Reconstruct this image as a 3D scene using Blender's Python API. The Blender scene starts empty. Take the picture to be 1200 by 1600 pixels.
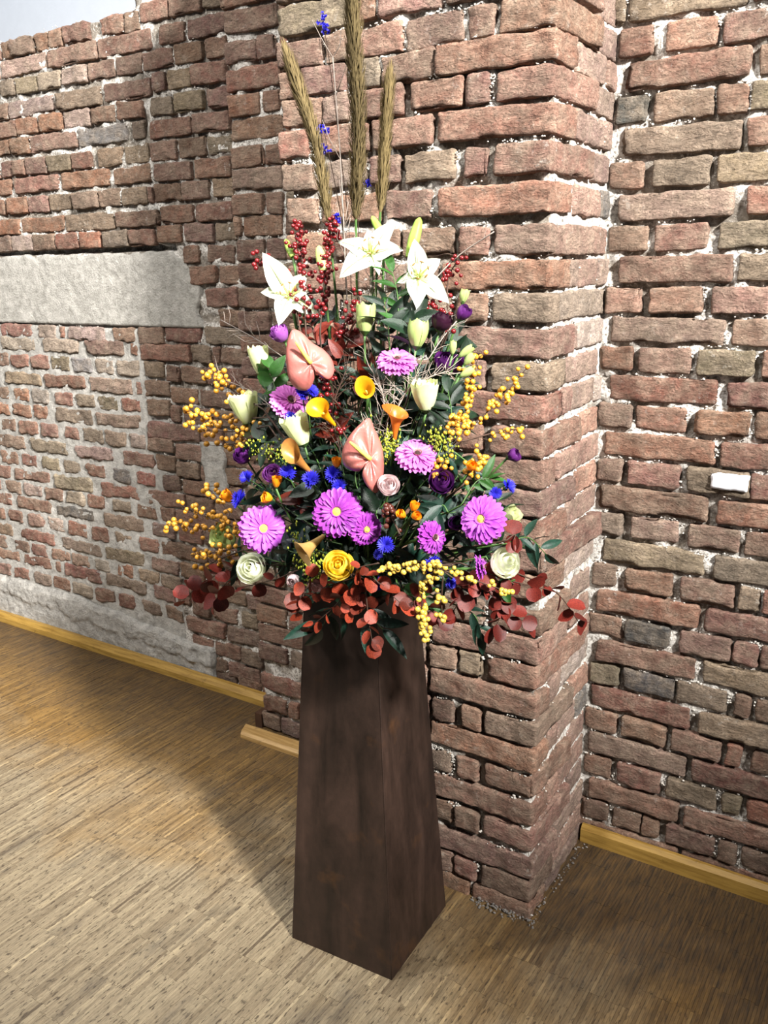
import bpy, bmesh, math, random
import numpy as np
from mathutils import Vector, Matrix, noise
R = random.Random(7)
scene = bpy.context.scene
col = scene.collection

# ------------------------------------------------------------------ camera
FPX, EYE = 1391.73, 1.70                      # focal length in pixels of a 1200x1600 frame, eye height
YAW, PITCH, ROLL = math.radians(-33.2228), math.radians(-15.5113), math.radians(-1.093)
_f = Vector((math.sin(YAW)*math.cos(PITCH), math.cos(YAW)*math.cos(PITCH), math.sin(PITCH)))
_r = Vector((math.cos(YAW), -math.sin(YAW), 0)); _u = _r.cross(_f)
CAMR = math.cos(ROLL)*_r + math.sin(ROLL)*_u
CAMU = -math.sin(ROLL)*_r + math.cos(ROLL)*_u
CAMB = -_f                                     # towards the viewer
EYEP = Vector((0, 0, EYE))
cam = bpy.data.cameras.new('camera'); co = bpy.data.objects.new('camera', cam); col.objects.link(co)
cam.sensor_fit = 'VERTICAL'; cam.sensor_height = 36; cam.lens = FPX/1600*36; cam.clip_start = .02
mw = Matrix.Identity(4)
for i in range(3):
    mw[i][0], mw[i][1], mw[i][2], mw[i][3] = CAMR[i], CAMU[i], CAMB[i], EYEP[i]
co.matrix_world = mw
scene.camera = co

# ------------------------------------------------------------------ world, lamps, exposure
world = bpy.data.worlds.new('world'); scene.world = world; world.use_nodes = True
world.node_tree.nodes['Background'].inputs[0].default_value = (.88, .92, 1.0, 1)
world.node_tree.nodes['Background'].inputs[1].default_value = .09
def spot(name, loc, target, energy, angle, radius, color=(1, .965, .92), blend=.6):
    l = bpy.data.lights.new(name, 'SPOT'); l.energy = energy; l.spot_size = math.radians(angle)
    l.spot_blend = blend; l.shadow_soft_size = radius; l.color = color
    o = bpy.data.objects.new(name, l); col.objects.link(o); o.location = loc
    o.rotation_euler = (Vector(target)-Vector(loc)).to_track_quat('-Z', 'Y').to_euler()
    return o
spot('ceiling_spot_key', (4.35, -.95, 5.4), (-1.4, 1.9, 2.4), 11800, 43, .35, blend=1)
spot('ceiling_spot_wallwasher', (-1.0, .75, 4.3), (-1.05, 1.9, 2.4), 330, 70, .06, blend=1)
spot('ceiling_spot_front', (-.6, -.9, 3.9), (-1.2, 1.8, 1.4), 60, 80, .10)
spot('ceiling_spot_room', (-3.5, -.8, 4.6), (-3.3, 2.0, .5), 760, 78, .12)
spot('back_wall_fill', (-5.0, 2.9, 6.2), (-4.0, 4.3, 3.0), 430, 120, .2, (.84, .92, 1.0))  # unseen lamp, added to brighten the pale back wall
vs = scene.view_settings
vs.view_transform = 'Standard'; vs.look = 'None'; vs.gamma = 1; vs.exposure = 0.0
vs.use_curve_mapping = False

# ------------------------------------------------------------------ helpers
def ray(px, py): return CAMR*(px-600) - CAMU*(py-800) - CAMB*FPX
def at(px, py, Y):                             # the point at depth Y of the room seen at a pixel
    d = ray(px, py); return EYEP + d*(Y/d.y)
def ppm(p): return (p-EYEP).dot(-CAMB)/FPX     # metres per pixel at a point
def lerp(x, xs, ys): return float(np.interp(x, xs, ys))
def srgb(r, g, b):
    f = lambda c: (c/255/12.92) if c/255 <= .04045 else ((c/255+.055)/1.055)**2.4
    return (f(r), f(g), f(b), 1)

def mesh(name, verts, faces, smooth=True):
    m = bpy.data.meshes.new(name); m.from_pydata([tuple(v) for v in verts], [], faces)
    if smooth: m.shade_smooth()
    m.update(); return m
def obj(name, me, mat=None, parent=None, loc=None, rot=None, mx=None):
    o = bpy.data.objects.new(name, me); col.objects.link(o)
    if mat and me and not me.materials: me.materials.append(mat)
    if parent: o.parent = parent
    if mx is not None: o.matrix_local = mx
    if loc is not None: o.location = loc
    if rot is not None: o.rotation_euler = rot
    return o
def tag(o, label, cat, group=None):
    o['label'] = label; o['category'] = cat
    if group: o['group'] = group
    return o
def frame(P, z, xhint=None):
    z = Vector(z).normalized(); x = Vector(xhint) if xhint is not None else CAMR.copy()
    x = x - z*x.dot(z)
    if x.length < 1e-4: x = Vector((1, 0, 0)) - z*z.x
    x.normalize(); y = z.cross(x)
    m = Matrix.Identity(4)
    for i in range(3): m[i][0], m[i][1], m[i][2], m[i][3] = x[i], y[i], z[i], P[i]
    return m
def camdir(a, b, c): return (CAMR*a + CAMU*b + CAMB*c).normalized()
def thing(name, label, cat, mx, group=None):
    o = bpy.data.objects.new(name, None); col.objects.link(o); o.empty_display_size = .02
    o.matrix_world = mx; tag(o, label, cat, group); return o
def grid(name, fn, nu, nv, wrap=False, smooth=True):
    vs_ = [fn(i/nu, j/nv) for i in range(nu+1) for j in range(nv if wrap else nv+1)]
    w = nv if wrap else nv+1; fs = []
    for i in range(nu):
        for j in range(nv):
            a, b = i*w+j, i*w+(j+1) % w
            fs.append((a, b, b+w, a+w))
    return mesh(name, vs_, fs, smooth)
def tube_data(pts, rad, n=6):
    pts = [Vector(p) for p in pts]; vs_, fs = [], []
    up = Vector((.3, .2, 1)).normalized()
    for i, p in enumerate(pts):
        t = (pts[min(i+1, len(pts)-1)]-pts[max(i-1, 0)]).normalized()
        x = t.cross(up)
        if x.length < 1e-3: x = t.cross(Vector((1, 0, 0)))
        x.normalize(); y = t.cross(x); r = rad[i] if isinstance(rad, (list, tuple)) else rad
        vs_ += [p + x*(r*math.cos(2*math.pi*k/n)) + y*(r*math.sin(2*math.pi*k/n)) for k in range(n)]
    for i in range(len(pts)-1):
        for k in range(n):
            a, b = i*n+k, i*n+(k+1) % n
            fs.append((a, b, b+n, a+n))
    fs.append(tuple(range(n-1, -1, -1))); fs.append(tuple(range((len(pts)-1)*n, len(pts)*n)))
    return vs_, fs
def tube(name, pts, rad, n=6):
    v, f = tube_data(pts, rad, n); return mesh(name, v, f)
def bez(p0, p1, p2, n=8):
    return [p0*((1-t)**2) + p1*(2*t*(1-t)) + p2*(t*t) for t in [i/n for i in range(n+1)]]
def path(pts, n=12):                            # smooth (Catmull-Rom) path through points
    P = [pts[0]*2-pts[1]] + list(pts) + [pts[-1]*2-pts[-2]]; out = []
    for i in range(1, len(P)-2):
        for k in range(n):
            t = k/n; a, b, c, d = P[i-1:i+3]
            out.append(.5*((2*b)+(c-a)*t+(2*a-5*b+4*c-d)*t*t+(3*b-a-3*c+d)*t**3))
    out.append(P[-2]); return out
def join(parts):                                # [(verts, faces)] -> one
    V, F_ = [], []
    for v, f in parts:
        o = len(V); V += list(v); F_ += [tuple(i+o for i in q) for q in f]
    return V, F_

# ------------------------------------------------------------------ materials
def newmat(name):
    m = bpy.data.materials.new(name); m.use_nodes = True
    nt = m.node_tree; return m, nt, nt.nodes, nt.links, nt.nodes['Principled BSDF']
def node(nt, t, **kw):
    n = nt.nodes.new(t)
    for k, v in kw.items():
        if k in n.inputs.keys() if isinstance(k, str) else False: n.inputs[k].default_value = v
        else: setattr(n, k, v)
    return n
def texco(nt, scale=(1, 1, 1), kind='Object'):
    tc = nt.nodes.new('ShaderNodeTexCoord'); mp = nt.nodes.new('ShaderNodeMapping')
    mp.inputs['Scale'].default_value = scale; nt.links.new(tc.outputs[kind], mp.inputs[0]); return mp.outputs[0]
def noise_tex(nt, vec, scale, detail=6, rough=.6, dist=0):
    n = nt.nodes.new('ShaderNodeTexNoise'); n.inputs['Scale'].default_value = scale
    n.inputs['Detail'].default_value = detail; n.inputs['Roughness'].default_value = rough
    n.inputs['Distortion'].default_value = dist
    if vec: nt.links.new(vec, n.inputs['Vector'])
    return n.outputs['Fac']
def ramp(nt, fac, stops, interp='LINEAR'):
    r = nt.nodes.new('ShaderNodeValToRGB'); e = r.color_ramp.elements; r.color_ramp.interpolation = interp
    while len(e) < len(stops): e.new(.5)
    for q, (p, c) in zip(e, stops):
        q.position = p; q.color = c if len(c) == 4 else (*c, 1)
    nt.links.new(fac, r.inputs[0]); return r.outputs[0]
def mix(nt, fac, a, b, mode='MIX'):
    m = nt.nodes.new('ShaderNodeMix'); m.data_type = 'RGBA'; m.blend_type = mode
    for s, v in ((m.inputs[0], fac), (m.inputs[6], a), (m.inputs[7], b)):
        if hasattr(v, 'is_linked'): nt.links.new(v, s)
        else: s.default_value = v
    return m.outputs[2]
def bump(nt, h, strength, dist, prev=None):
    b = nt.nodes.new('ShaderNodeBump'); b.inputs['Strength'].default_value = strength
    b.inputs['Distance'].default_value = dist; nt.links.new(h, b.inputs['Height'])
    if prev: nt.links.new(prev, b.inputs['Normal'])
    return b.outputs[0]
def g(v): return (v, v, v, 1)

def brick_material():
    m, nt, N, L, P = newmat('old_brick')
    geo = nt.nodes.new('ShaderNodeNewGeometry'); oi = nt.nodes.new('ShaderNodeObjectInfo')
    vec = geo.outputs['Position']
    mp = nt.nodes.new('ShaderNodeMapping'); mp.inputs['Scale'].default_value = (.55, .55, 1.5); L.new(vec, mp.inputs[0])
    n1 = noise_tex(nt, vec, 26, 8, .68); n2 = noise_tex(nt, mp.outputs[0], 75, 6, .65, 1.2); n3 = noise_tex(nt, vec, 9, 3, .5)
    c = mix(nt, ramp(nt, n1, [(.36, g(.0)), (.66, g(1))]), oi.outputs['Color'], (.34, .27, .20, 1))
    c = mix(nt, .62, oi.outputs['Color'], c)
    c = mix(nt, 1, c, ramp(nt, n2, [(.3, g(.62)), (.5, g(1)), (.72, g(1.25))]), 'MULTIPLY')
    c = mix(nt, 1, c, ramp(nt, n3, [(.3, g(.75)), (.7, g(1.22))]), 'MULTIPLY')
    n6 = noise_tex(nt, vec, 190, 4, .75)
    c = mix(nt, 1, c, ramp(nt, n6, [(.32, g(.45)), (.46, g(.95)), (.6, g(1.05)), (.74, g(1.5))]), 'MULTIPLY')
    mp7 = nt.nodes.new('ShaderNodeMapping'); mp7.inputs['Scale'].default_value = (.7, .7, 1.5); L.new(vec, mp7.inputs[0])
    n7 = noise_tex(nt, mp7.outputs[0], 24, 6, .7, .8)
    crease = ramp(nt, n7, [(.40, g(1)), (.475, g(.1)), (.5, g(0)), (.525, g(.1)), (.60, g(1))])
    c = mix(nt, 1, c, ramp(nt, crease, [(0, g(.74)), (.4, g(1))]), 'MULTIPLY')  # shade of the creases painted into the brick colour
    # lime dust left on the faces
    n4 = noise_tex(nt, vec, 48, 8, .75); n5 = noise_tex(nt, vec, 5, 2, .5)
    dust = mix(nt, 1, ramp(nt, n4, [(.58, g(0)), (.72, g(.75))]), ramp(nt, n5, [(.42, g(.1)), (.62, g(1))]), 'MULTIPLY')
    c = mix(nt, dust, c, (.62, .58, .52, 1))
    L.new(c, P.inputs['Base Color']); P.inputs['Roughness'].default_value = .9
    P.inputs['Specular IOR Level'].default_value = .25
    b = bump(nt, n2, .9, .010); b = bump(nt, n1, .75, .008, b); b = bump(nt, n4, .6, .004, b); b = bump(nt, n6, .6, .0022, b)
    b = bump(nt, crease, .55, .003, b)
    L.new(b, P.inputs['Normal']); return m
def mortar_material(name, dark, light, white, spots=(.56, .64), lime=False):
    m, nt, N, L, P = newmat(name)
    geo = nt.nodes.new('ShaderNodeNewGeometry'); vec = geo.outputs['Position']
    n1 = noise_tex(nt, vec, 30, 8, .7); n2 = noise_tex(nt, vec, 120, 5, .7); n3 = noise_tex(nt, vec, 6, 3, .5)
    c = ramp(nt, n1, [(.3, dark), (.62, light)])
    c = mix(nt, mix(nt, 1, ramp(nt, n2, [(spots[0], g(0)), (spots[1], g(1))]), ramp(nt, n3, [(.4, g(.25)), (.6, g(1))]), 'MULTIPLY'), c, white)
    if lime:
        at_ = nt.nodes.new('ShaderNodeAttribute'); at_.attribute_name = 'lime'
        c = mix(nt, mix(nt, 1, at_.outputs['Color'], ramp(nt, n2, [(.40, g(.12)), (.50, g(.8)), (.6, g(1))]), 'MULTIPLY'), c, white)
    L.new(c, P.inputs['Base Color']); P.inputs['Roughness'].default_value = .95
    P.inputs['Specular IOR Level'].default_value = .2
    L.new(bump(nt, n2, .8, .004, bump(nt, n1, .8, .01)), P.inputs['Normal']); return m
def simple(name, c, rough=.6, var=.25, bscale=60, bstr=.15, metal=0, trans=0, c2=None, spec=.4, nscale=14):
    m, nt, N, L, P = newmat(name)
    vec = texco(nt); n = noise_tex(nt, vec, nscale, 5, .6); oi = nt.nodes.new('ShaderNodeObjectInfo')
    cc = mix(nt, ramp(nt, n, [(.35, g(0)), (.65, g(1))]), c, c2 or tuple(x*(1-var) for x in c[:3])+(1,))
    cc = mix(nt, 1, cc, ramp(nt, oi.outputs['Random'], [(0, g(1-var*.8)), (1, g(1+var*.5))]), 'MULTIPLY')
    L.new(cc, P.inputs['Base Color']); P.inputs['Roughness'].default_value = rough; P.inputs['Metallic'].default_value = metal
    P.inputs['Specular IOR Level'].default_value = spec
    if bstr: L.new(bump(nt, noise_tex(nt, vec, bscale, 4, .6), bstr, .004), P.inputs['Normal'])
    if trans:
        t = nt.nodes.new('ShaderNodeBsdfTranslucent'); L.new(cc, t.inputs[0]); ms = nt.nodes.new('ShaderNodeMixShader')
        ms.inputs[0].default_value = trans; L.new(P.outputs[0], ms.inputs[1]); L.new(t.outputs[0], ms.inputs[2])
        L.new(ms.outputs[0], nt.nodes['Material Output'].inputs[0])
    return m
M_BRICK = brick_material()
M_MORTAR = mortar_material('lime_mortar', (.10, .085, .07, 1), (.34, .30, .25, 1), (.80, .77, .72, 1), lime=True)
M_CEMENT = mortar_material('smeared_cement', (.26, .25, .23, 1), (.52, .50, .46, 1), (.66, .64, .60, 1), (.6, .75))
M_CONCRETE = mortar_material('rough_concrete', (.27, .26, .23, 1), (.50, .48, .44, 1), (.72, .70, .66, 1), (.66, .74))
M_CRUMB = simple('mortar_crumb', (.72, .68, .61, 1), .95, .35)
PALETTE = {'': [(.285, .140, .094), (.25, .125, .086), (.31, .160, .110), (.255, .14, .10), (.205, .105, .077), (.29, .17, .125), (.24, .145, .104), (.27, .125, .083)],
           't': [(.25, .185, .125), (.225, .165, .115), (.27, .195, .13)], 'o': [(.345, .15, .086), (.315, .145, .09)],
           'k': [(.075, .072, .07), (.10, .096, .09)], 'g': [(.27, .26, .245)], 'w': [(.44, .33, .275), (.41, .32, .27)],
           'r': [(.25, .095, .065), (.22, .09, .065)], 'm': [(.27, .185, .155)]}
PIER="""2.271 -1.520,-1.305,t -1.296,-1.234 -1.227,-1.059 -1.050,-0.922 -0.915,-0.791
2.195 -1.525,-1.387 -1.378,-1.316 -1.307,-1.161 -1.151,-1.009 -0.998,-0.934 -0.921,-0.791
2.131 -1.523,-1.460 -1.454,-1.319 -1.309,-1.228 -1.221,-1.082 -1.074,-0.787
2.064 -1.521,-1.393 -1.389,-1.316 -1.284,-1.167 -1.143,-1.008 -1.000,-0.944 -0.926,-0.790
1.994 -1.529,-1.440 -1.400,-1.259 -1.250,-1.201 -1.194,-1.086 -1.073,-0.792
1.916 -1.526,-1.424 -1.384,-1.270 -1.259,-1.176 -1.162,-1.028 -1.004,-0.947 -0.928,-0.788
1.835 -1.516,-1.414 -1.404,-1.236 -1.217,-1.092 -1.068,-0.791,o
1.748 -1.219,-1.179 -1.170,-1.031 -1.018,-0.941 -0.925,-0.788
1.672 -1.221,-1.077 -1.065,-0.793,o
1.600 -1.167,-1.040,t -1.022,-0.941 -0.928,-0.792,t
1.524 -1.224,-1.078 -1.060,-0.797
1.447 -1.060,-0.949 -0.929,-0.793
1.375 -1.060,-0.799
1.296 -1.061,-0.952 -0.927,-0.798
1.221 -1.061,-0.797
1.148 
1.078 
1.007 
0.938 
0.847 
0.772 -1.094,-0.807
0.700 -1.104,-1.019 -1.012,-0.945 -0.930,-0.805
0.625 -1.097,-0.804
0.546 -1.091,-1.026 -1.003,-0.947 -0.935,-0.802
0.473 -1.098,-0.813,o
0.391 -1.102,-1.034 -1.018,-0.954 -0.932,-0.801
0.316 -1.094,-0.805
0.236 -1.099,-1.030 -1.020,-0.949 -0.939,-0.803
0.152 -1.095,-0.791
0.079 -1.091,-1.027 -1.023,-0.955 -0.941,-0.795
0.013 -1.075,-0.976"""
SIDE="""2.195 1.882,2.159 2.169,2.327
2.131 1.892,2.007 2.024,2.235 2.251,2.344
2.064 1.883,2.145 2.155,2.323
1.994 1.878,2.015 2.024,2.102 2.107,2.247 2.253,2.335
1.916 1.889,2.152 2.162,2.288
1.835 1.881,2.021 2.043,2.241 2.247,2.324,k
1.748 1.889,2.156 2.166,2.299
1.672 1.876,2.017 2.031,2.092 2.097,2.240 2.245,2.346
1.600 1.878,1.945,t 1.945,2.177,t 2.182,2.318,t
1.524 1.865,2.048 2.058,2.091 2.096,2.319,w
1.447 1.876,2.001,w 2.024,2.280
1.375 1.865,2.000 2.009,2.075,r 2.080,2.258 2.263,2.349,w
1.296 1.863,2.130,t 2.145,2.292,o
1.221 1.865,1.961 1.979,2.333
1.148 1.876,2.113 2.128,2.303,o
1.078 1.848,2.046,t 2.070,2.325
1.007 1.853,2.301
0.938 1.850,2.051 2.056,2.329,w
0.847 1.840,2.086,t 2.138,2.289
0.772 1.845,1.985,o 1.995,2.100 2.121,2.288
0.700 1.850,2.228 2.245,2.304
0.625 1.847,1.970 1.980,2.069 2.074,2.302,w
0.546 1.853,2.147 2.157,2.307,o
0.473 1.849,1.974,o 1.994,2.059 2.069,2.205 2.217,2.311,k
0.391 1.855,2.142 2.153,2.304
0.316 1.851,1.988 1.998,2.075,o 2.080,2.302
0.236 1.856,2.154 2.171,2.300
0.152 1.862,2.054,t 2.070,2.317
0.079 1.877,2.045 2.061,2.315
0.013 1.886,1.989 2.004,2.323"""
RIGHT="""2.277 -0.828,-0.793,t -0.785,-0.512,t -0.504,-0.348
2.202 -0.805,-0.723 -0.693,-0.576 -0.562,-0.429
2.127 -0.783,-0.499 -0.482,-0.332
2.052 -0.805,-0.729,k -0.711,-0.574 -0.566,-0.495 -0.493,-0.375,t
1.977 -0.785,-0.507,t -0.495,-0.317
1.902 -0.815,-0.729 -0.706,-0.570,t -0.554,-0.427,t
1.827 -0.786,-0.512,m -0.483,-0.301
1.752 -0.812,-0.709 -0.693,-0.563 -0.539,-0.407,t
1.677 -0.777,-0.501 -0.489,-0.285,t
1.602 -0.807,-0.716 -0.695,-0.565 -0.542,-0.407
1.527 -0.789,-0.506 -0.491,-0.269
1.452 -0.818,-0.731 -0.716,-0.582 -0.566,-0.432,t -0.416,-0.302
1.377 -0.790,-0.514,r -0.491,-0.254,r
1.302 -0.813,-0.724 -0.716,-0.584 -0.560,-0.428,o -0.417,-0.301
1.227 -0.792,-0.508 -0.493,-0.238,o
1.152 -0.811,-0.742 -0.728,-0.591 -0.571,-0.415,t -0.413,-0.286
1.077 -0.802,-0.514 -0.489,-0.222
1.002 -0.810,-0.734,t -0.709,-0.582,t -0.556,-0.426 -0.417,-0.285
0.927 -0.784,-0.509,t -0.485,-0.206,t
0.852 -0.812,-0.742 -0.718,-0.587 -0.567,-0.429 -0.417,-0.365,t -0.359,-0.241
0.777 -0.794,-0.513 -0.495,-0.190
0.702 -0.815,-0.717 -0.707,-0.586,k -0.558,-0.425 -0.420,-0.357 -0.352,-0.226
0.627 -0.787,-0.510 -0.492,-0.175,t
0.552 -0.806,-0.719,t -0.708,-0.563,k -0.556,-0.423,t -0.405,-0.363 -0.350,-0.211
0.477 -0.799,-0.516,r -0.492,-0.159,t
0.402 -0.813,-0.718 -0.705,-0.575 -0.560,-0.426 -0.414,-0.374,r -0.348,-0.211
0.327 -0.798,-0.516 -0.499,-0.143,r
0.252 -0.809,-0.726 -0.710,-0.581 -0.565,-0.426,t -0.412,-0.365,t -0.348,-0.196,o
0.176 -0.791,-0.527 -0.509,-0.127
0.101 -0.816,-0.728 -0.716,-0.629 -0.628,-0.577 -0.558,-0.421 -0.410,-0.361 -0.347,-0.181"""
STEP="""2.425 -2.067,-1.862
2.342 -2.074,-1.946 -1.938,-1.868
2.265 -2.076,-1.858
2.190 -2.074,-1.942 -1.929,-1.863
2.119 -2.069,-1.857
2.038 -2.074,-1.942 -1.934,-1.862
1.971 -2.077,-1.867
1.894 -2.081,-1.950 -1.937,-1.871
1.828 -2.075,-2.047 -2.039,-1.876
1.754 -2.078,-1.955 -1.944,-1.867
1.679 -2.071,-1.938
1.601 -2.080,-1.957
0.198 -2.084,-1.888
0.112 -2.074,-1.962 -1.950,-1.905
0.036 -2.086,-1.995 -1.989,-1.897"""
LEFT="""2.561 -3.569,-3.448 -3.440,-3.381 -3.377,-3.235 -3.227,-3.149 -3.141,-3.061 -3.050,-2.903 -2.843,-2.722 -2.715,-2.639
2.492 -3.766,-3.472 -3.455,-3.166,w -3.154,-2.875 -2.864,-2.589
2.421 -3.557,-3.483 -3.470,-3.386,t -3.377,-3.238 -3.230,-3.097,w -3.082,-2.944,w -2.937,-2.790 -2.780,-2.644 -2.638,-2.486
2.337 -3.805,-3.450 -3.441,-3.155,w -3.136,-2.877,t -2.852,-2.609
2.269 -3.569,-3.409 -3.405,-3.264,o -3.252,-3.113,o -3.101,-2.950,w -2.943,-2.806 -2.792,-2.661
2.198 -3.608,-3.454 -3.449,-3.331 -3.327,-3.037 -3.029,-2.756,g -2.722,-2.660
2.116 -3.537,-3.458 -3.454,-3.373 -3.364,-3.236 -3.232,-3.086,t -3.078,-2.967 -2.923,-2.789,t -2.778,-2.647,t -2.637,-2.505
2.046 -3.782,-3.486,o -3.455,-3.177 -3.153,-2.878,o -2.849,-2.642
1.969 -3.683,-3.542 -3.533,-3.394,o -3.389,-3.256 -3.247,-3.111,t -3.099,-2.953,t -2.949,-2.821 -2.810,-2.673,t -2.666,-2.638
1.886 -3.797,-3.458,o -3.445,-3.169,o -3.161,-2.865,t -2.854,-2.621
1.817 -3.671,-3.535 -3.530,-3.386,w -3.381,-3.239 -3.230,-3.093,r -3.082,-2.958,o -2.939,-2.795,t -2.792,-2.654
2.575 -2.630,-2.493 -2.487,-2.335 -2.329,-2.219
2.501 -2.543,-2.418 -2.406,-2.231
2.425 -2.473,-2.344 -2.326,-2.232
2.346 -2.520,-2.407,t -2.401,-2.239
2.267 -2.621,-2.507 -2.494,-2.354,t -2.338,-2.229
2.191 -2.631,-2.423 -2.408,-2.235
2.121 -2.491,-2.359 -2.350,-2.235
2.042 -2.622,-2.436 -2.414,-2.242
1.973 -2.634,-2.495 -2.491,-2.355 -2.339,-2.242
1.895 -2.607,-2.439 -2.426,-2.249
1.825 -2.632,-2.505 -2.491,-2.350 -2.338,-2.243
1.749 -2.510,-2.431 -2.386,-2.252
1.675 -2.478,-2.349 -2.336,-2.237
1.595 -2.408,-2.250
1.520 -2.494,-2.360 -2.338,-2.164
1.457 -2.782,-2.646 -2.639,-2.448 -2.421,-2.230,t
1.384 -2.781,-2.512 -2.389,-2.353 -2.347,-2.220
1.304 -2.769,-2.657,t -2.643,-2.576 -2.569,-2.436 -2.430,-2.242
1.217 -2.777,-2.635 -2.632,-2.489 -2.472,-2.313
1.143 -2.768,-2.644 -2.640,-2.590 -2.573,-2.435
1.070 -2.777,-2.487 -2.480,-2.365
0.992 -2.787,-2.640 -2.629,-2.450
0.920 -2.630,-2.509 -2.492,-2.416
0.850 -2.715,-2.616
0.326 -2.606,-2.511 -2.496,-2.359 -2.338,-2.253
0.248 -2.644,-2.429 -2.418,-2.239
0.165 -2.627,-2.505 -2.494,-2.355 -2.344,-2.231
0.088 -2.778,-2.501 -2.494,-2.429 -2.421,-2.250
1.448 -3.683,-3.454 -3.423,-3.289,w -3.217,-2.976,w -2.938,-2.798
1.392 -3.695,-3.434,w -3.390,-3.144,w -3.120,-2.869 -2.843,-2.795
1.315 -3.784,-3.650 -3.641,-3.503 -3.494,-3.361 -3.356,-3.220,t -3.211,-3.080,g -3.068,-2.942,w -2.930,-2.797,w
1.238 -4.029,-3.738 -3.695,-3.428,t -3.410,-3.129,r -3.108,-2.845,t
1.162 -3.770,-3.673 -3.654,-3.524,o -3.510,-3.389,w -3.354,-3.225 -3.216,-3.080,t -3.072,-2.940,t -2.925,-2.803,r
1.090 -3.835,-3.689,o -3.684,-3.524,o -3.520,-3.411,o -3.371,-3.112,t -3.091,-2.816,t
1.013 -3.778,-3.657 -3.638,-3.489 -3.475,-3.354 -3.315,-3.212,r -3.191,-3.058,t -3.046,-2.915,t -2.899,-2.796,w
0.936 -3.895,-3.601 -3.569,-3.298,t -3.259,-2.997,w -2.945,-2.760
0.856 -3.812,-3.670 -3.656,-3.528,r -3.510,-3.365,t -3.352,-3.225,t -3.195,-3.066,r -3.025,-2.909,k -2.878,-2.755,r
0.782 -3.879,-3.744 -3.719,-3.455 -3.423,-3.156,t -3.114,-2.856,r -2.814,-2.605
0.714 -3.972,-3.828 -3.808,-3.680,t -3.661,-3.518,w -3.509,-3.368 -3.359,-3.223,w -3.214,-3.087,r -3.046,-2.921,t -2.897,-2.769 -2.746,-2.671
0.643 -3.962,-3.763 -3.724,-3.462 -3.439,-3.165,k -3.123,-2.855,t -2.808,-2.668
0.566 -3.979,-3.835 -3.815,-3.691 -3.666,-3.528 -3.514,-3.385,w -3.362,-3.229,o -3.208,-3.089,r -3.051,-2.929,t -2.901,-2.772
0.486 -4.051,-3.786 -3.741,-3.468,r -3.435,-3.147,t -3.134,-2.863,t -2.832,-2.667
0.417 -3.960,-3.846 -3.796,-3.681 -3.667,-3.537,r -3.513,-3.374 -3.365,-3.240,t -3.210,-3.102,w -3.069,-2.945,o -2.921,-2.786,t -2.782,-2.649,t
0.356 -4.027,-3.768 -3.743,-3.515 -3.431,-3.167,r -3.141,-2.872,t -2.837,-2.697
0.272 -3.993,-3.847 -3.836,-3.700,r -3.666,-3.535 -3.526,-3.395,r -3.386,-3.241,w -3.224,-3.081 -3.073,-2.956,r -2.919,-2.784,t -2.780,-2.649"""

# ------------------------------------------------------------------ masonry
YC, YR, YB, YA = 1.884, 2.30, 2.305, 2.49      # faces: pier front, right wall, shallow step, left wall
XCL, XCR, XBL = -1.525, -.790, -2.083          # pier left edge, pier right edge, left edge of the step
CH, BH = .0752, .064                           # course height, brick height
def SX(y): return XCR - .022*(y-YC)/(YR-YC)    # the pier's right flank leans in slightly

def ticks(L_, r, step):
    n = max(1, round((L_-2*r)/step))
    return [0, r*.35, r] + [r+(L_-2*r)*i/n for i in range(1, n)] + [L_-r, L_-r*.35, L_]
def brick_mesh(w, d, h, seed, step=.010, rough=1.0, r=.007):
    """worn hand-made brick: a rounded block with a rumpled skin; origin at its centre"""
    tx, ty, tz = ticks(w, r, step), ticks(d, r, max(step, .02)), ticks(h, r, step)
    V, F_, idx = [], [], {}
    off = Vector((seed*3.17 % 91, seed*7.31 % 83, seed*1.93 % 97))
    hx, hy, hz = w/2, d/2, h/2
    lean = [(noise.noise(off+Vector((k*5.1, 0, 0)))) for k in range(4)]
    def vid(i, j, k):
        key = (i, j, k)
        if key in idx: return idx[key]
        p = Vector((tx[i]-hx, ty[j]-hy, tz[k]-hz))
        q = Vector((max(-hx+r, min(hx-r, p.x)), max(-hy+r, min(hy-r, p.y)), max(-hz+r, min(hz-r, p.z))))
        n_ = p-q
        if n_.length > 1e-7: n_.normalize(); p = q+n_*r
        s = p+off
        a = noise.noise(s*16)*.0042 + noise.noise(Vector((s.x*40, s.y*40, s.z*80)))*.0034 + noise.noise(s*150)*.0014
        chip = max(0, noise.noise(s*11+Vector((4, 4, 4)))-.28)*.03*(1.0 if n_.length and (abs(n_.x)+abs(n_.y)+abs(n_.z)) > 1.25 else .12)
        p = p + n_*((a-chip)*rough)
        p.z += lean[0]*.004*(p.x/hx) ; p.x += lean[1]*.003*(p.z/hz)
        idx[key] = len(V); V.append(p); return idx[key]
    nx, ny, nz = len(tx)-1, len(ty)-1, len(tz)-1
    for i in range(nx):
        for k in range(nz):
            F_.append((vid(i, 0, k), vid(i+1, 0, k), vid(i+1, 0, k+1), vid(i, 0, k+1)))
    for i in range(nx):
        for j in range(ny):
            F_.append((vid(i, j, nz), vid(i+1, j, nz), vid(i+1, j+1, nz), vid(i, j+1, nz)))
            F_.append((vid(i, j+1, 0), vid(i+1, j+1, 0), vid(i+1, j, 0), vid(i, j, 0)))
    for j in range(ny):
        for k in range(nz):
            F_.append((vid(nx, j, k), vid(nx, j+1, k), vid(nx, j+1, k+1), vid(nx, j, k+1)))
            F_.append((vid(0, j+1, k), vid(0, j, k), vid(0, j, k+1), vid(0, j+1, k+1)))
    return mesh('brick', V, F_)
SEED = [0]
JOINTS = {}
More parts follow.
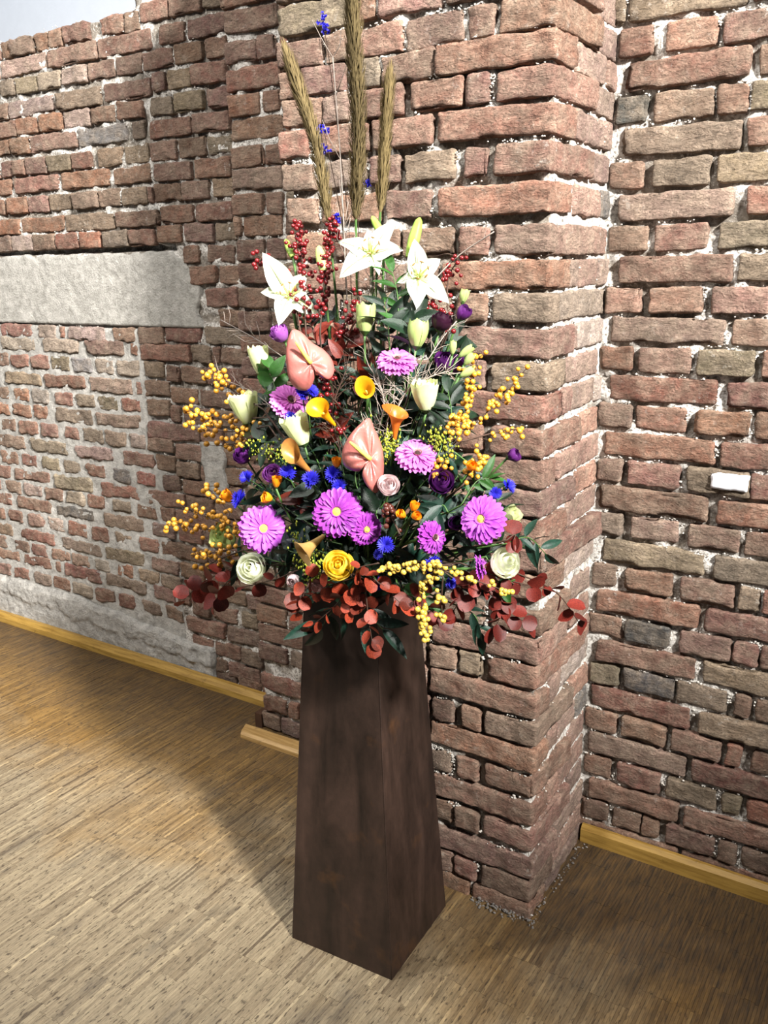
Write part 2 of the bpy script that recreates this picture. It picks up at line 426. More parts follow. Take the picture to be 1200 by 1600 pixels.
def lay(wall, x0, x1, yf, z, code='', depth=.07, h=BH, proud=0, rough=1.0, y1=None, tone=1.0):
    SEED[0] += 1; s = SEED[0]
    d = depth if y1 is None else y1-yf
    me = brick_mesh(max(.02, x1-x0), d, h, s, rough=rough)
    o = obj('brick', me, M_BRICK, wall)
    o.location = ((x0+x1)/2, yf+d/2-proud, z); o.rotation_euler = (R.gauss(0, .006), R.gauss(0, .009), R.gauss(0, .008))
    c = R.choice(PALETTE[code]) if code or R.random() > .06 else R.choice(PALETTE['t'])
    c = [v*.90+.018 for v in c]; k = R.uniform(.86, 1.14)*tone
    o.color = (min(1, c[0]*k*R.uniform(.95, 1.05)), c[1]*k*R.uniform(.93, 1.07), c[2]*k*R.uniform(.92, 1.08), 1)
    JOINTS.setdefault(wall.name, []).append((x0, x1, yf, z, h)); return o
def parse(t):
    rows = []
    for ln in t.strip().split('\n'):
        f = ln.split(); row = []
        for b in f[1:]:
            q = b.split(','); row.append((float(q[0]), float(q[1]), q[2] if len(q) > 2 else ''))
        rows.append((float(f[0]), row))
    return rows
def fill(row, lo, hi, unit, gap=.012):          # bricks for the stretches that the photograph does not show
    out = list(row); edges = sorted((a, b) for a, b, _ in row); cur = lo; spans = []
    for a, b in edges:
        if a-cur > .05: spans.append((cur, a-gap))
        cur = max(cur, b+gap)
    if hi-cur > .045: spans.append((cur, hi))
    for a, b in spans:
        n = max(1, round((b-a)/unit)); w = (b-a)/n
        for i in range(n):
            out.append((a+i*w+(gap/2 if i else 0), a+(i+1)*w-(gap/2 if i < n-1 else 0), ''))
    return out
def slab(name, fn, x0, x1, z0, z1, mat, step=.012, kind=None, parent=None, back=.25):
    """rough facing of mortar: fn(x, z) gives the depth y; closed by a back and edges"""
    nx, nz = max(2, round((x1-x0)/step)), max(2, round((z1-z0)/step)); V, F_ = [], []
    for i in range(nx+1):
        for k in range(nz+1):
            x, z = x0+(x1-x0)*i/nx, z0+(z1-z0)*k/nz; V.append(fn(x, z))
    w = nz+1
    for i in range(nx):
        for k in range(nz):
            a = i*w+k; F_.append((a, a+w, a+w+1, a+1))
    ring = [i*w for i in range(nx+1)] + [nx*w+k for k in range(1, nz+1)] + [i*w+nz for i in range(nx-1, -1, -1)] + [k for k in range(nz-1, 0, -1)]
    b0 = len(V)
    for r_ in ring: p = V[r_]; V.append((p[0], p[1]+back, p[2]))
    n = len(ring)
    for i in range(n): F_.append((ring[(i+1) % n], ring[i], b0+i, b0+(i+1) % n))
    F_.append(tuple(range(b0+n-1, b0-1, -1)))
    o = obj(name, mesh(name, V, F_), mat, parent)
    if kind: o['kind'] = kind
    return o
def nz3(x, y, z, s): return noise.noise(Vector((x*s, y*s, z*s)))
def rough_face(Y, rec, amp=.006):
    def f(x, z):
        y = Y + rec + amp*nz3(x, Y, z, 22) + amp*.6*nz3(x, 3+Y, z, 60) - .010*lime(x, Y, z)
        return (x, y, z)
    return f
def lime(x, y, z):                             # where soft white lime still fills the joints
    v = .5*nz3(x, y+2, z, 8)+.6*nz3(x, y+5, z, 24) + (.38 if -.85 < x < -.775 and y > YC+.03 else 0)
    t = max(0, min(1, (v+.07)/.30)); return t*t*(3-2*t)
def add_lime(o):
    me = o.data; a = me.attributes.new('lime', 'FLOAT', 'POINT')
    a.data.foreach_set('value', [lime(*v.co) for v in me.vertices])
ZTOP = 2.95

# the pier: front and right flank in one wall, corner bricks shared by both faces
def pier_mortar():
    rec = .021
    prof = [(XCL+.02, YR+.12), (XCL+.02, YC+rec), (XCR-rec, YC+rec), (SX(YR)-rec, YR+.12)]
    V, F_ = [], []; pts = []
    for (a, b) in zip(prof[:-1], prof[1:]):
        L_ = math.dist(a, b); n = round(L_/.012)
        for i in range(n): pts.append((a[0]+(b[0]-a[0])*i/n, a[1]+(b[1]-a[1])*i/n))
    pts.append(prof[-1]); nz = round(ZTOP/.012)
    for (x, y) in pts:
        for k in range(nz+1):
            z = ZTOP*k/nz; e = .006*nz3(x, y, z, 22)+.004*nz3(x, y, z, 60) - .012*lime(x, y, z)
            V.append((x-e*.7, y+e, z))
    w = nz+1
    for i in range(len(pts)-1):
        for k in range(nz):
            a = i*w+k; F_.append((a, a+w, a+w+1, a+1))
    n = len(pts); F_.append(tuple(i*w+nz for i in range(n))); F_.append(tuple(i*w for i in range(n-1, -1, -1)))
    F_.append(tuple([k for k in range(nz+1)] + [(n-1)*w+k for k in range(nz, -1, -1)]))
    return mesh('wall_pier', V, F_)
wall_pier = obj('wall_pier', pier_mortar(), M_MORTAR); wall_pier['kind'] = 'structure'; add_lime(wall_pier)
prow, srow = parse(PIER), parse(SIDE)
z = prow[0][0]
extra = []
while z+CH < ZTOP-.03: z += CH; extra.append((z, []))
side_by_z = {round(zz, 3): r_ for zz, r_ in srow}
for n_, (z, row) in enumerate(sorted(prow+extra, key=lambda q: -q[0])):
    stretcher = n_ % 2 == (len(extra) % 2)
    if row: stretcher = (max(b for a, b, c in row) - max(a for a, b, c in row)) > .2
    else: stretcher = (round((2.195-z)/CH) % 2) == 1
    rr = sorted(fill(row, XCL, XCR-(.28 if stretcher else .14)-.012 if not row else XCR, .28 if stretcher else .14))
    if not row: rr.append((XCR-(.275 if stretcher else .135), XCR, ''))
    sd = sorted(side_by_z.get(round(z, 3), []))
    if not sd: sd = [(YC, YC+.135, ''), (YC+.147, YR+.03, '')] if stretcher else [(YC, YC+.27, ''), (YC+.282, YR+.03, '')]
    low = z < .03
    for i, (a, b, c) in enumerate(rr):
        corner = i == len(rr)-1
        if low and corner and b < XCR-.05: continue
        pr = R.uniform(-.004, .006)
        if corner: lay(wall_pier, a, XCR+R.uniform(-.004, .005), YC, z, c, y1=sd[0][1]-.0, proud=pr, rough=1.15)
        else: lay(wall_pier, a, b, YC, z, c, proud=pr, rough=1.25)
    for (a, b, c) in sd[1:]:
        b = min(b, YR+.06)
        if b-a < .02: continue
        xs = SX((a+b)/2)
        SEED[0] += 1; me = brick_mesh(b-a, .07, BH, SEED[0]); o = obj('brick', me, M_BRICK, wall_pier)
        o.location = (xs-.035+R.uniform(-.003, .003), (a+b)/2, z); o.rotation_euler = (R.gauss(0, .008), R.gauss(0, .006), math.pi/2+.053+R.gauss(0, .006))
        q = R.choice(PALETTE[c]); q = [v*.8+.07 for v in q]; k = R.uniform(1.0, 1.25); o.color = (q[0]*k, q[1]*k, q[2]*k, 1)  # paler flank bricks, partly the stronger light on this side put into their colour

# the right wall
def right_face(x, z):
    return rough_face(YR, .020)(x, z)
wall_right = slab('wall_right', right_face, -.90, .75, 0, ZTOP, M_MORTAR, kind='structure')
add_lime(wall_right)
rrow = parse(RIGHT); z = rrow[0][0]
while z+CH < ZTOP-.03: z += CH; rrow.append((z, []))
rrow.append((.027, []))
for z, row in rrow:
    row = sorted(row); st = bool(row) and (row[0][1]-row[0][0] > .2 or (len(row) > 1 and row[1][1]-row[1][0] > .2))
    if not row: st = round((2.277-z)/CH) % 2 == 0
    if row:
        a, b, c = row[-1]; row[-1] = (a, a+(.275 if st else .135), c)
    for a, b, c in fill(row, SX(YR)-.01, .72, .285 if st else .146):
        lay(wall_right, a, b, YR, z, c, proud=R.uniform(-.004, .006), rough=1.1)
o = slab('plaster_patch', lambda x, z: (x+.004*nz3(x, 0, z, 60), YR-.012-.003*nz3(x, 1, z, 50), z+.004*nz3(x, 5, z, 60)), -.507, -.418, 1.138, 1.178, simple('white_plaster', (.86, .88, .92, 1), .9, .1), step=.008, parent=wall_right, back=.02)
o['label'] = 'small white plaster smear stuck over the upper half of a tan brick'

# the shallow step left of the pier
wall_step = slab('wall_step', rough_face(YB, .018), XBL+.016, XCL+.05, 0, ZTOP, M_MORTAR, kind='structure'); add_lime(wall_step)
brow = parse(STEP); zs = [q[0] for q in brow]
z = 1.601
while z-CH > .25: z -= CH*.9995; brow.append((z, []))
z = 2.425
while z+CH < ZTOP-.03: z += CH; brow.append((z, []))
for n_, (z, row) in enumerate(sorted(brow, key=lambda q: q[0])):
    if row: a, b, c = row[-1]; 
    st = n_ % 2 == 0
    for a, b, c in fill(row, XBL, XCL+.02, .28 if st else .14):
        lay(wall_step, a, b, YB, z, c, proud=R.uniform(-.004, .005), y1=YB+.16 if a < XBL+.05 else None, tone=.95)

# the left wall: brick above, a concrete lintel, smeared brickwork below, broken plaster at its foot
XA0, XA1 = -4.75, XBL+.12
def left_face(x, z):
    flush = z < 1.47 and x < -2.76+.04*nz3(x, 0, z, 9)+max(0, (.95-z))*.18
    rec = (.0035 if flush else .017-.008*lime(x, YA, z))
    y = YA + rec + (.0055 if flush else .006)*nz3(x, 7, z, 24) + .004*nz3(x, 9, z, 70)
    if 1.764 < z < 1.792 and x < -2.56: y += .04
    if not flush and z > 1.5: y += .02*max(0, nz3(x, 4, z, 11)-.25)
    return (x, y, z)
def top_left(x): return 2.585 + .012*nz3(x, 0, 0, 14)
def left_face_main(x, z):
    p = left_face(x, z); zt = top_left(x)
    return (p[0], p[1], min(p[2], zt)) if x < -2.64 else p
wall_left = slab('wall_left', left_face_main, XA0, -2.66, 0, 1.62, M_CEMENT, kind='structure', step=.011)
upper_l = slab('masonry_core', left_face_main, XA0, -2.66, 1.62, 2.6, M_MORTAR, step=.011, parent=wall_left); add_lime(upper_l)
upper = slab('masonry_core', left_face, -2.66, XA1, 0, ZTOP, M_MORTAR, step=.011, parent=wall_left); add_lime(upper)
arow = [(z, row) for z, row in parse(LEFT)]
levels = {}
for z, row in arow:
    k = round((z-.036)/CH-.05); levels.setdefault(k, []).append((z, row))
def lintel_right(z): return -2.44 + .05*nz3(0, 3, z, 12) - .12*max(0, (z-1.66)/.1)
for z in [1.825+CH*i for i in range(0)]: pass
zall = sorted(levels)
for k in range(0, 38):
    z0 = .036+CH*k
    rows = levels.get(k, []); zz = rows[0][0] if rows else z0
    allb = [(a, b, c, z_) for z_, row in rows for a, b, c in row]
    zl = [z_ for z_, row in rows if row and row[0][0] < -2.9]; zr = [z_ for z_, row in rows if row and row[-1][1] > -2.6]
    zleft = zl[0] if zl else zz; zright = zr[0] if zr else zz
    lint = 1.47 < z0 < 1.79
    lo = XA0 if z0 < 2.62 else -2.645
    foot = z0 < .235
    have = sorted([(a, b, c) for a, b, c, _ in allb]); done = []; last = -9
    for q in have:                                # drop clashes between the two readings of one course
        if q[0] > last-.004: done.append(q); last = q[1]
    rowf = fill(done, lo, XA1, .28 if k % 2 else .14)
    for a, b, c in rowf:
        xm = (a+b)/2
        if lint and a < lintel_right(z0)-.01: continue
        if foot and xm < -2.62-.6*(z0-.05): continue
        if xm < -2.645 and z0 > 2.62: continue
        zc = zleft if xm < -2.65 else zright
        flush = zc < 1.47 and xm < -2.76+max(0, (.95-zc))*.18
        top = zc > 2.53 and xm < -2.65
        if abs(zc-z0) > .05: zc = z0
        hh = BH*(R.uniform(.80, .97) if flush else R.uniform(.94, 1.02))
        sh = R.uniform(.004, .012) if flush else 0
        lay(wall_left, a+sh, b-sh, YA, zc, c, proud=R.uniform(.0005, .006) if flush else R.uniform(-.006, .006), rough=1.7 if (flush or top) else 1.2, h=hh, depth=.16 if (a > XBL-.05 or zc > 2.5) else .07, tone=1.12 if flush else 1.0)
def lintel(x, z):
    zz = z
    if z > 1.74: zz = z + .016*nz3(x, 2, 0, 15) - .006
    e = lintel_right(z)
    xx = x + (.03*nz3(0, 1, z, 25) if x > e-.1 else 0)
    u = (x-XA0)/(-2.44-XA0); xx = XA0+(e-XA0)*u
    edge = max(0, .02-abs(z-1.765))/.02
    return (xx, YA+.001+.003*nz3(xx, 2, zz, 10)+.003*nz3(xx, 6, zz, 45)+.012*max(0, nz3(xx, 8, zz, 17)-.35)+.006*edge, zz)
o = slab('concrete_lintel', lintel, XA0, -2.44, 1.483, 1.768, M_CONCRETE, step=.011, parent=wall_left, back=.2)
o['label'] = 'rough grey concrete lintel band with a ragged right end'
def foot_plaster(x, z):
    top = .232 + .016*nz3(x, 1, 0, 7) - .075*max(0, (x+3.35)/.8)
    zz = z/.24*top
    cr = .13-.05*(x+3.5)+.030*nz3(x, 5, 0, 9)+.014*nz3(x, 6, 0, 34)
    lay_ = .5+.5*math.tanh((zz-cr)*220)
    brk = max(0, nz3(x, 8, zz, 13)-.18)            # pieces that have fallen off
    y = YA - .010 - .009*lay_ + .030*min(.5, brk)*lay_ + .006*nz3(x, 2, zz, 16) + .005*nz3(x, 4, zz, 55)
    if zz > top-.012: y += .012
    return (x, y, zz)
o = slab('plaster_skirt', foot_plaster, XA0, -2.50, 0, .24, M_CEMENT, step=.010, parent=wall_left, back=.1)
o['label'] = 'broken grey plaster left along the foot of the wall'
# the grey mortar patches seen behind the flowers
o = slab('mortar_patch', lambda x, z: (x+.018*nz3(x, 1, z, 18), YA-.010-.004*nz3(x, 2, z, 30), z+.02*nz3(x, 6, z, 18)), -2.47, -2.36, .83, 1.05, M_CEMENT, step=.011, parent=wall_left, back=.04)
o['label'] = 'grey cement patch smeared over the bricks left of the bouquet'

def crumbs(wall, n, boxes, size=(.0011, .0034), seed=3, mat=None):
    """loose white lime crumbs sitting in the joints"""
    r = random.Random(seed); ico = bmesh.new(); bmesh.ops.create_icosphere(ico, subdivisions=1, radius=1)
    base = [v.co.copy() for v in ico.verts]; fac = [tuple(v.index for v in f.verts) for f in ico.faces]; ico.free()
    V, F_ = [], []
    for i in range(n):
        p = boxes(r); s = r.uniform(*size); o_ = len(V); k = Vector((r.uniform(.7, 1.5), r.uniform(.7, 1.1), r.uniform(.6, 1.1)))
        for b in base:
            q = b*(s*(1+.5*noise.noise(b*1.7+p*40))); V.append((p.x+q.x*k.x, p.y+q.y*k.y, p.z+q.z*k.z))
        F_ += [tuple(i_+o_ for i_ in f) for f in fac]
    o = obj('mortar_crumbs', mesh('mortar_crumbs', V, F_, smooth=False), mat or M_CRUMB, wall); o['kind'] = 'stuff'
def joint_box(wall, Y, zmax):
    js = [j for j in JOINTS[wall.name] if j[3] < zmax]
    def f(r):
        # thicker in patches, as the lime holds on here and there
        for _ in range(20):
            x0, x1, yf, z, h = r.choice(js)
            if r.random() < .45: p = Vector((x1+r.uniform(.001, .011), yf+r.uniform(.002, .012), z+r.uniform(-h/2, h/2)))
            else: p = Vector((r.uniform(x0, x1), yf+r.uniform(.002, .011), z+h/2+r.uniform(.0, .009)))
            if lime(p.x, Y, p.z) > .35+.4*r.random() and not (Y == YC and p.x > XCR-.015): return p
        return p
    return f
crumbs(wall_pier, 2600, joint_box(wall_pier, YC, 2.6), seed=3)
crumbs(wall_right, 3200, joint_box(wall_right, YR, 2.6), seed=4)
crumbs(wall_step, 900, joint_box(wall_step, YB, 2.6), seed=5)
crumbs(wall_left, 3000, joint_box(wall_left, YA, 2.6), seed=6)
def flank(r):
    zr = r.choice(srow); z = zr[0]; y = r.uniform(YC+.01, YR)
    if r.random() < .35 and len(zr[1]) > 1: y = r.choice(zr[1][:-1])[1]+r.uniform(0, .012); z += r.uniform(-.03, .03)
    else: z += BH/2+r.uniform(0, .009)
    return Vector((SX(y)-r.uniform(.003, .012), y, z))
crumbs(wall_pier, 700, flank, seed=8)
rub = simple('rubble', (.34, .31, .28, 1), .95, .5)
crumbs(wall_pier, 110, lambda r: (lambda t: Vector((XCR-.16+.17*t+r.gauss(0, .012), YC-.012+r.gauss(0, .010), abs(r.gauss(0, .006)))))(r.random()), (.0015, .005), seed=9, mat=rub)
crumbs(wall_pier, 70, lambda r: (lambda t: Vector((XCR+.006+r.gauss(0, .006), YC+(YR-YC)*t, abs(r.gauss(0, .004)))))(r.random()), (.001, .0035), seed=10, mat=rub)

# ------------------------------------------------------------------ floor
def floor_material():
    m, nt, N, L, P = newmat('industrial_parquet')
    at_ = nt.nodes.new('ShaderNodeAttribute'); at_.attribute_name = 'tone'
    geo = nt.nodes.new('ShaderNodeNewGeometry'); pos = geo.outputs['Position']
    mp = nt.nodes.new('ShaderNodeMapping'); mp.inputs['Scale'].default_value = (9, 1, 1); L.new(pos, mp.inputs[0])
    grain = noise_tex(nt, mp.outputs[0], 14, 8, .7); fine = noise_tex(nt, mp.outputs[0], 60, 5, .7)
    big = noise_tex(nt, pos, 2.2, 5, .6, .6); mid = noise_tex(nt, pos, 7, 6, .65)
    sx = nt.nodes.new('ShaderNodeSeparateXYZ'); L.new(pos, sx.inputs[0])
    worn = ramp(nt, at_.outputs['Fac'], [(0, srgb(98, 84, 66)), (.2, srgb(126, 111, 88)), (.5, srgb(144, 129, 104)), (.8, srgb(156, 141, 114)), (1, srgb(174, 157, 126))])
    varn = ramp(nt, at_.outputs['Fac'], [(0, srgb(84, 62, 34)), (.2, srgb(108, 82, 44)), (.5, srgb(128, 98, 54)), (.8, srgb(146, 114, 64)), (1, srgb(166, 132, 76))])
    wm = nt.nodes.new('ShaderNodeMath'); wm.operation = 'MULTIPLY_ADD'; L.new(big, wm.inputs[0]); wm.inputs[1].default_value = 1.3; L.new(sx.outputs['Y'], wm.inputs[2])
    wr = nt.nodes.new('ShaderNodeMapRange'); L.new(wm.outputs[0], wr.inputs[0]); wr.inputs[1].default_value = 2.15; wr.inputs[2].default_value = 2.65
    c = mix(nt, wr.outputs[0], worn, varn)         # the varnish is worn off where people walk
    c = mix(nt, 1, c, ramp(nt, grain, [(.28, g(.40)), (.46, g(.92)), (.75, g(1.18))]), 'MULTIPLY')
    c = mix(nt, 1, c, ramp(nt, fine, [(.3, g(.66)), (.7, g(1.18))]), 'MULTIPLY')
    mpf = nt.nodes.new('ShaderNodeMapping'); mpf.inputs['Scale'].default_value = (5, 1.3, 1); L.new(pos, mpf.inputs[0])
    fleck = noise_tex(nt, mpf.outputs[0], 30, 4, .6)
    c = mix(nt, ramp(nt, fleck, [(.57, g(0)), (.63, g(.8))]), c, srgb(58, 46, 34), 'MIX')
    mps = nt.nodes.new('ShaderNodeMapping'); mps.inputs['Scale'].default_value = (2.2, .9, 1); L.new(pos, mps.inputs[0])
    stain = noise_tex(nt, mps.outputs[0], 3.6, 7, .7)
    c = mix(nt, ramp(nt, stain, [(.54, g(0)), (.72, g(.6))]), c, srgb(72, 66, 60), 'MIX')
    # tread-in dirt and old asphalt glue along the foot of the walls and in the nook right of the pier
    dm = nt.nodes.new('ShaderNodeMath'); dm.operation = 'MULTIPLY_ADD'; L.new(mid, dm.inputs[0]); dm.inputs[1].default_value = .55; L.new(sx.outputs['Y'], dm.inputs[2])
    dirt = ramp(nt, dm.outputs[0], [(.5, g(0)), (1, g(1))])
    mr = nt.nodes.new('ShaderNodeMapRange'); L.new(dm.outputs[0], mr.inputs[0]); mr.inputs[1].default_value = 2.2; mr.inputs[2].default_value = 2.72
    xr = nt.nodes.new('ShaderNodeMapRange'); L.new(sx.outputs['X'], xr.inputs[0]); xr.inputs[1].default_value = -1.35; xr.inputs[2].default_value = -.75
    mr2 = nt.nodes.new('ShaderNodeMapRange'); L.new(dm.outputs[0], mr2.inputs[0]); mr2.inputs[1].default_value = 1.75; mr2.inputs[2].default_value = 2.25
    mu = nt.nodes.new('ShaderNodeMath'); mu.operation = 'MULTIPLY'; L.new(xr.outputs[0], mu.inputs[0]); L.new(mr2.outputs[0], mu.inputs[1])
    mx_ = nt.nodes.new('ShaderNodeMath'); mx_.operation = 'MAXIMUM'; L.new(mu.outputs[0], mx_.inputs[0]); L.new(mr.outputs[0], mx_.inputs[1])
    sc = nt.nodes.new('ShaderNodeMath'); sc.operation = 'MULTIPLY'; L.new(mx_.outputs[0], sc.inputs[0]); sc.inputs[1].default_value = .88
    c = mix(nt, sc.outputs[0], c, mix(nt, ramp(nt, grain, [(.4, g(0)), (.62, g(1))]), srgb(46, 41, 37), srgb(88, 68, 44)))
    L.new(c, P.inputs['Base Color'])
    L.new(ramp(nt, mid, [(.3, g(.38)), (.7, g(.62))]), P.inputs['Roughness'])
    P.inputs['Specular IOR Level'].default_value = .4
    L.new(bump(nt, fine, .25, .0015), P.inputs['Normal']); return m
M_FLOOR = floor_material()
def parquet():
    SW, SL = .0082, .15
    x0, x1, y0, y1 = -4.75, .72, .15, 2.47
    V, F_, T = [], [], []
    nr = int((y1-y0)/SL)
    for i in range(int((x1-x0)/SW)):
        xa = x0+i*SW; sh = R.uniform(-.004, .004)
        if i % 18 == 0: ph = R.uniform(0, SL)
        for j in range(-1, nr+1):
            ya = y0+j*SL+ph+sh; yb = ya+SL-.0006
            if ya < y0: ya = y0
            if yb > 2.475: yb = 2.475
            if yb-ya < .01: continue
            zt = R.gauss(0, .00022); o_ = len(V); xb = xa+SW-.0005
            V += [(xa, ya, zt), (xb, ya, zt), (xb, yb, zt), (xa, yb, zt), (xa, ya, -.006), (xb, ya, -.006), (xb, yb, -.006), (xa, yb, -.006)]
            F_ += [tuple(k+o_ for k in q) for q in ((0, 1, 2, 3), (4, 5, 1, 0), (5, 6, 2, 1), (6, 7, 3, 2), (7, 4, 0, 3))]
            T += [min(1, max(0, R.gauss(.5, .19)))]*8
    me = mesh('parquet_strips', V, F_, smooth=False)
    a = me.attributes.new('tone', 'FLOAT', 'POINT'); a.data.foreach_set('value', T); return me
def box_data(x0, x1, y0, y1, z0, z1):
    V = [(x, y, z) for z in (z0, z1) for x, y in ((x0, y0), (x1, y0), (x1, y1), (x0, y1))]
    return V, [(3, 2, 1, 0), (4, 5, 6, 7), (0, 1, 5, 4), (1, 2, 6, 5), (2, 3, 7, 6), (3, 0, 4, 7)]
bw = obj('wall_back', mesh('wall_back', *box_data(-10, -.5, 4.3, 4.45, 0, 5.5), smooth=False), simple('pale_plaster', (.80, .83, .88, 1), .95, .03)); bw['kind'] = 'structure'
fl = obj('floor', mesh('floor', *box_data(-4.75, .72, -.6, 2.6, -.08, -.0025), smooth=False), simple('floor_joints', srgb(48, 38, 28), .8)); fl['kind'] = 'structure'
ps = obj('parquet_strips', parquet(), M_FLOOR, fl); ps['kind'] = 'stuff'

def profile_bar(name, prof, p0, p1, mat, cut0=0, cut1=0, kind='structure', sub=24):
    """a moulding: profile (out, up) swept along the wall from p0 to p1, out = away from the wall"""
    p0, p1 = Vector(p0), Vector(p1); t = (p1-p0).normalized(); out = Vector((t.y, -t.x, 0)); V, F_ = [], []
    n = len(prof)
    for i in range(sub+1):
        for a, b in prof:
            s = i/sub; q = p0.lerp(p1, s) + out*a + Vector((0, 0, b)) + t*(cut0*a*(1-s)+cut1*a*s)
            q += out*(.0012*nz3(q.x, q.y, b, 9)); V.append(q)
    for i in range(sub):
        for k in range(n):
            a, b = i*n+k, i*n+(k+1) % n; F_.append((a, a+n, b+n, b))
    F_.append(tuple(range(n))); F_.append(tuple(range((sub+1)*n-1, sub*n-1, -1)))
    o = obj(name, mesh(name, V, F_, smooth=False), mat)
    if kind: o['kind'] = kind
    return o
def wood_material(name, c1, c2, c3):
    m, nt, N, L, P = newmat(name)
    geo = nt.nodes.new('ShaderNodeNewGeometry'); mp = nt.nodes.new('ShaderNodeMapping'); mp.inputs['Scale'].default_value = (1, 14, 14); L.new(geo.outputs['Position'], mp.inputs[0])
    n = noise_tex(nt, mp.outputs[0], 7, 8, .65); n2 = noise_tex(nt, geo.outputs['Position'], 30, 5, .7)
    c = ramp(nt, n, [(.3, c1), (.6, c2)]); c = mix(nt, ramp(nt, n2, [(.6, g(0)), (.75, g(.7))]), c, c3)
    L.new(c, P.inputs['Base Color']); P.inputs['Roughness'].default_value = .42; L.new(bump(nt, n, .2, .002), P.inputs['Normal']); return m
M_BASE = wood_material('varnished_skirting', srgb(124, 93, 38), srgb(168, 134, 66), srgb(80, 58, 26))
M_BASE2 = wood_material('bare_skirting', srgb(140, 104, 52), srgb(184, 150, 96), srgb(80, 58, 34))
profile_bar('baseboard_left', [(0, 0), (0, .044), (.018, .044), (.034, .024), (.036, 0)], (XA0, YA-.006, 0), (XBL-.02, YA-.022, 0), M_BASE)
profile_bar('baseboard_right', [(0, 0), (0, .052), (.010, .052), (.021, .040), (.023, 0)], (SX(YR)+.012, YR-.003, 0), (.72, YR-.003, 0), M_BASE)
profile_bar('baseboard_step', [(0, 0), (0, .020), (.052, .022), (.064, .014), (.066, 0)], (-2.135, 2.268, 0), (-1.62, 2.272, 0), M_BASE2, cut0=.45)
o = obj('trim_1', mesh('trim_1', *box_data(-2.115, -2.083, 2.30, 2.345, 0, .058), smooth=False), simple('dark_stained_block', srgb(70, 48, 34), .6)); o['kind'] = 'structure'
o['label'] = 'dark stained wooden end block against the step in the wall'

# ------------------------------------------------------------------ the rusty steel pedestal
PX, PY, PROT, PH = -1.150, 1.652, math.radians(3), .955
HB, HT = .150, .0985
def rust_material():
    m, nt, N, L, P = newmat('waxed_rusty_steel')
    vec = texco(nt); st = texco(nt, (3.2, 3.2, .8))
    n1 = noise_tex(nt, st, 4.5, 6, .6, .5); n2 = noise_tex(nt, vec, 40, 7, .7); n3 = noise_tex(nt, vec, 9, 4, .6)
    c = ramp(nt, n1, [(.3, srgb(29, 21, 17)), (.52, srgb(49, 35, 28)), (.72, srgb(64, 46, 37))])
    c = mix(nt, ramp(nt, n3, [(.6, g(0)), (.76, g(.55))]), c, srgb(88, 58, 32))
    c = mix(nt, 1, c, ramp(nt, n2, [(.3, g(.8)), (.7, g(1.15))]), 'MULTIPLY')
    L.new(c, P.inputs['Base Color']); P.inputs['Metallic'].default_value = .25
    L.new(ramp(nt, n1, [(.3, g(.42)), (.7, g(.62))]), P.inputs['Roughness'])
    L.new(bump(nt, n2, .15, .0015), P.inputs['Normal']); return m
M_RUST = rust_material()
ped = thing('flower_pedestal', 'tall tapered brown rusty steel pedestal standing on the parquet before the brick pier', 'pedestal',
            Matrix.Translation((PX, PY, 0)) @ Matrix.Rotation(PROT, 4, 'Z'))
def ped_panel(k):
    a = k*math.pi/2; n = 8; V, F_ = [], []
    ca, sa = math.cos(a), math.sin(a)
    for lay_ in (0, .003):
        for i in range(n+1):
            t = i/n; h = HB+(HT-HB)*t; z = PH*t
            for j in range(5):
                u = -1+j*.5; x, y = u*(h-.0006), -(h-lay_)+.0008*nz3(u*2, k, z, 4)
                V.append((x*ca-y*sa, x*sa+y*ca, z))
    w = 5; o_ = (n+1)*w
    for i in range(n):
        for j in range(4):
            q = i*w+j; F_.append((q, q+1, q+1+w, q+w)); F_.append((q+o_, q+w+o_, q+1+w+o_, q+1+o_))
    ring = [j for j in range(w)]+[i*w+4 for i in range(1, n+1)]+[n*w+j for j in range(3, -1, -1)]+[i*w for i in range(n-1, 0, -1)]
    for i in range(len(ring)):
        q, r_ = ring[i], ring[(i+1) % len(ring)]; F_.append((r_, q, q+o_, r_+o_))
    return mesh('side_panel', V, F_, smooth=False)
for k in range(4): obj('side_panel', ped_panel(k), M_RUST, ped)
v, f = box_data(-HT+.002, HT-.002, -HT+.002, HT-.002, PH-.006, PH-.001)
obj('top_plate', mesh('top_plate', v, f, smooth=False), M_RUST, ped)
for k in range(4):
    a = k*math.pi/2+math.pi/4
    p0 = Vector((math.cos(a)*(HB-.0006)*1.414, math.sin(a)*(HB-.0006)*1.414, .001)); p1 = Vector((math.cos(a)*(HT-.0006)*1.414, math.sin(a)*(HT-.0006)*1.414, PH))
    obj('weld_seam', tube('weld_seam', [p0.lerp(p1, i/20)+Vector((.0004*nz3(i, k, 0, .7), 0, 0)) for i in range(21)], .0016, 5), M_RUST, ped)

# ------------------------------------------------------------------ flowers: shared shapes and materials
HUB = Vector((PX, PY, 1.02))
def Yb(px, py, off=0):                          # depth of the bouquet's outer surface
    x = at(px, py, PY).x-PX
    D = lerp(py, [330, 450, 550, 650, 750, 850, 930], [.02, .07, .13, .18, .24, .28, .25])
    W = lerp(py, [330, 450, 550, 650, 750, 850, 930], [.14, .24, .32, .38, .44, .50, .52])
    return PY - D*math.sqrt(max(0, 1-(x/W)**2)) + off
def pos(px, py, off=0): return at(px, py, Yb(px, py, off))
def petal_mat(name, c, c2=None, var=.12, rough=.5, trans=.28, nscale=20): return simple(name, c, rough, var, 90, .12, trans=trans, c2=c2, nscale=nscale)
M_STEM = simple('green_stem', srgb(70, 105, 48), .5, .3)
M_LEAF = simple('dark_leaf', srgb(24, 48, 29), .4, .55, 30, .3, trans=.1, c2=srgb(12, 28, 18))
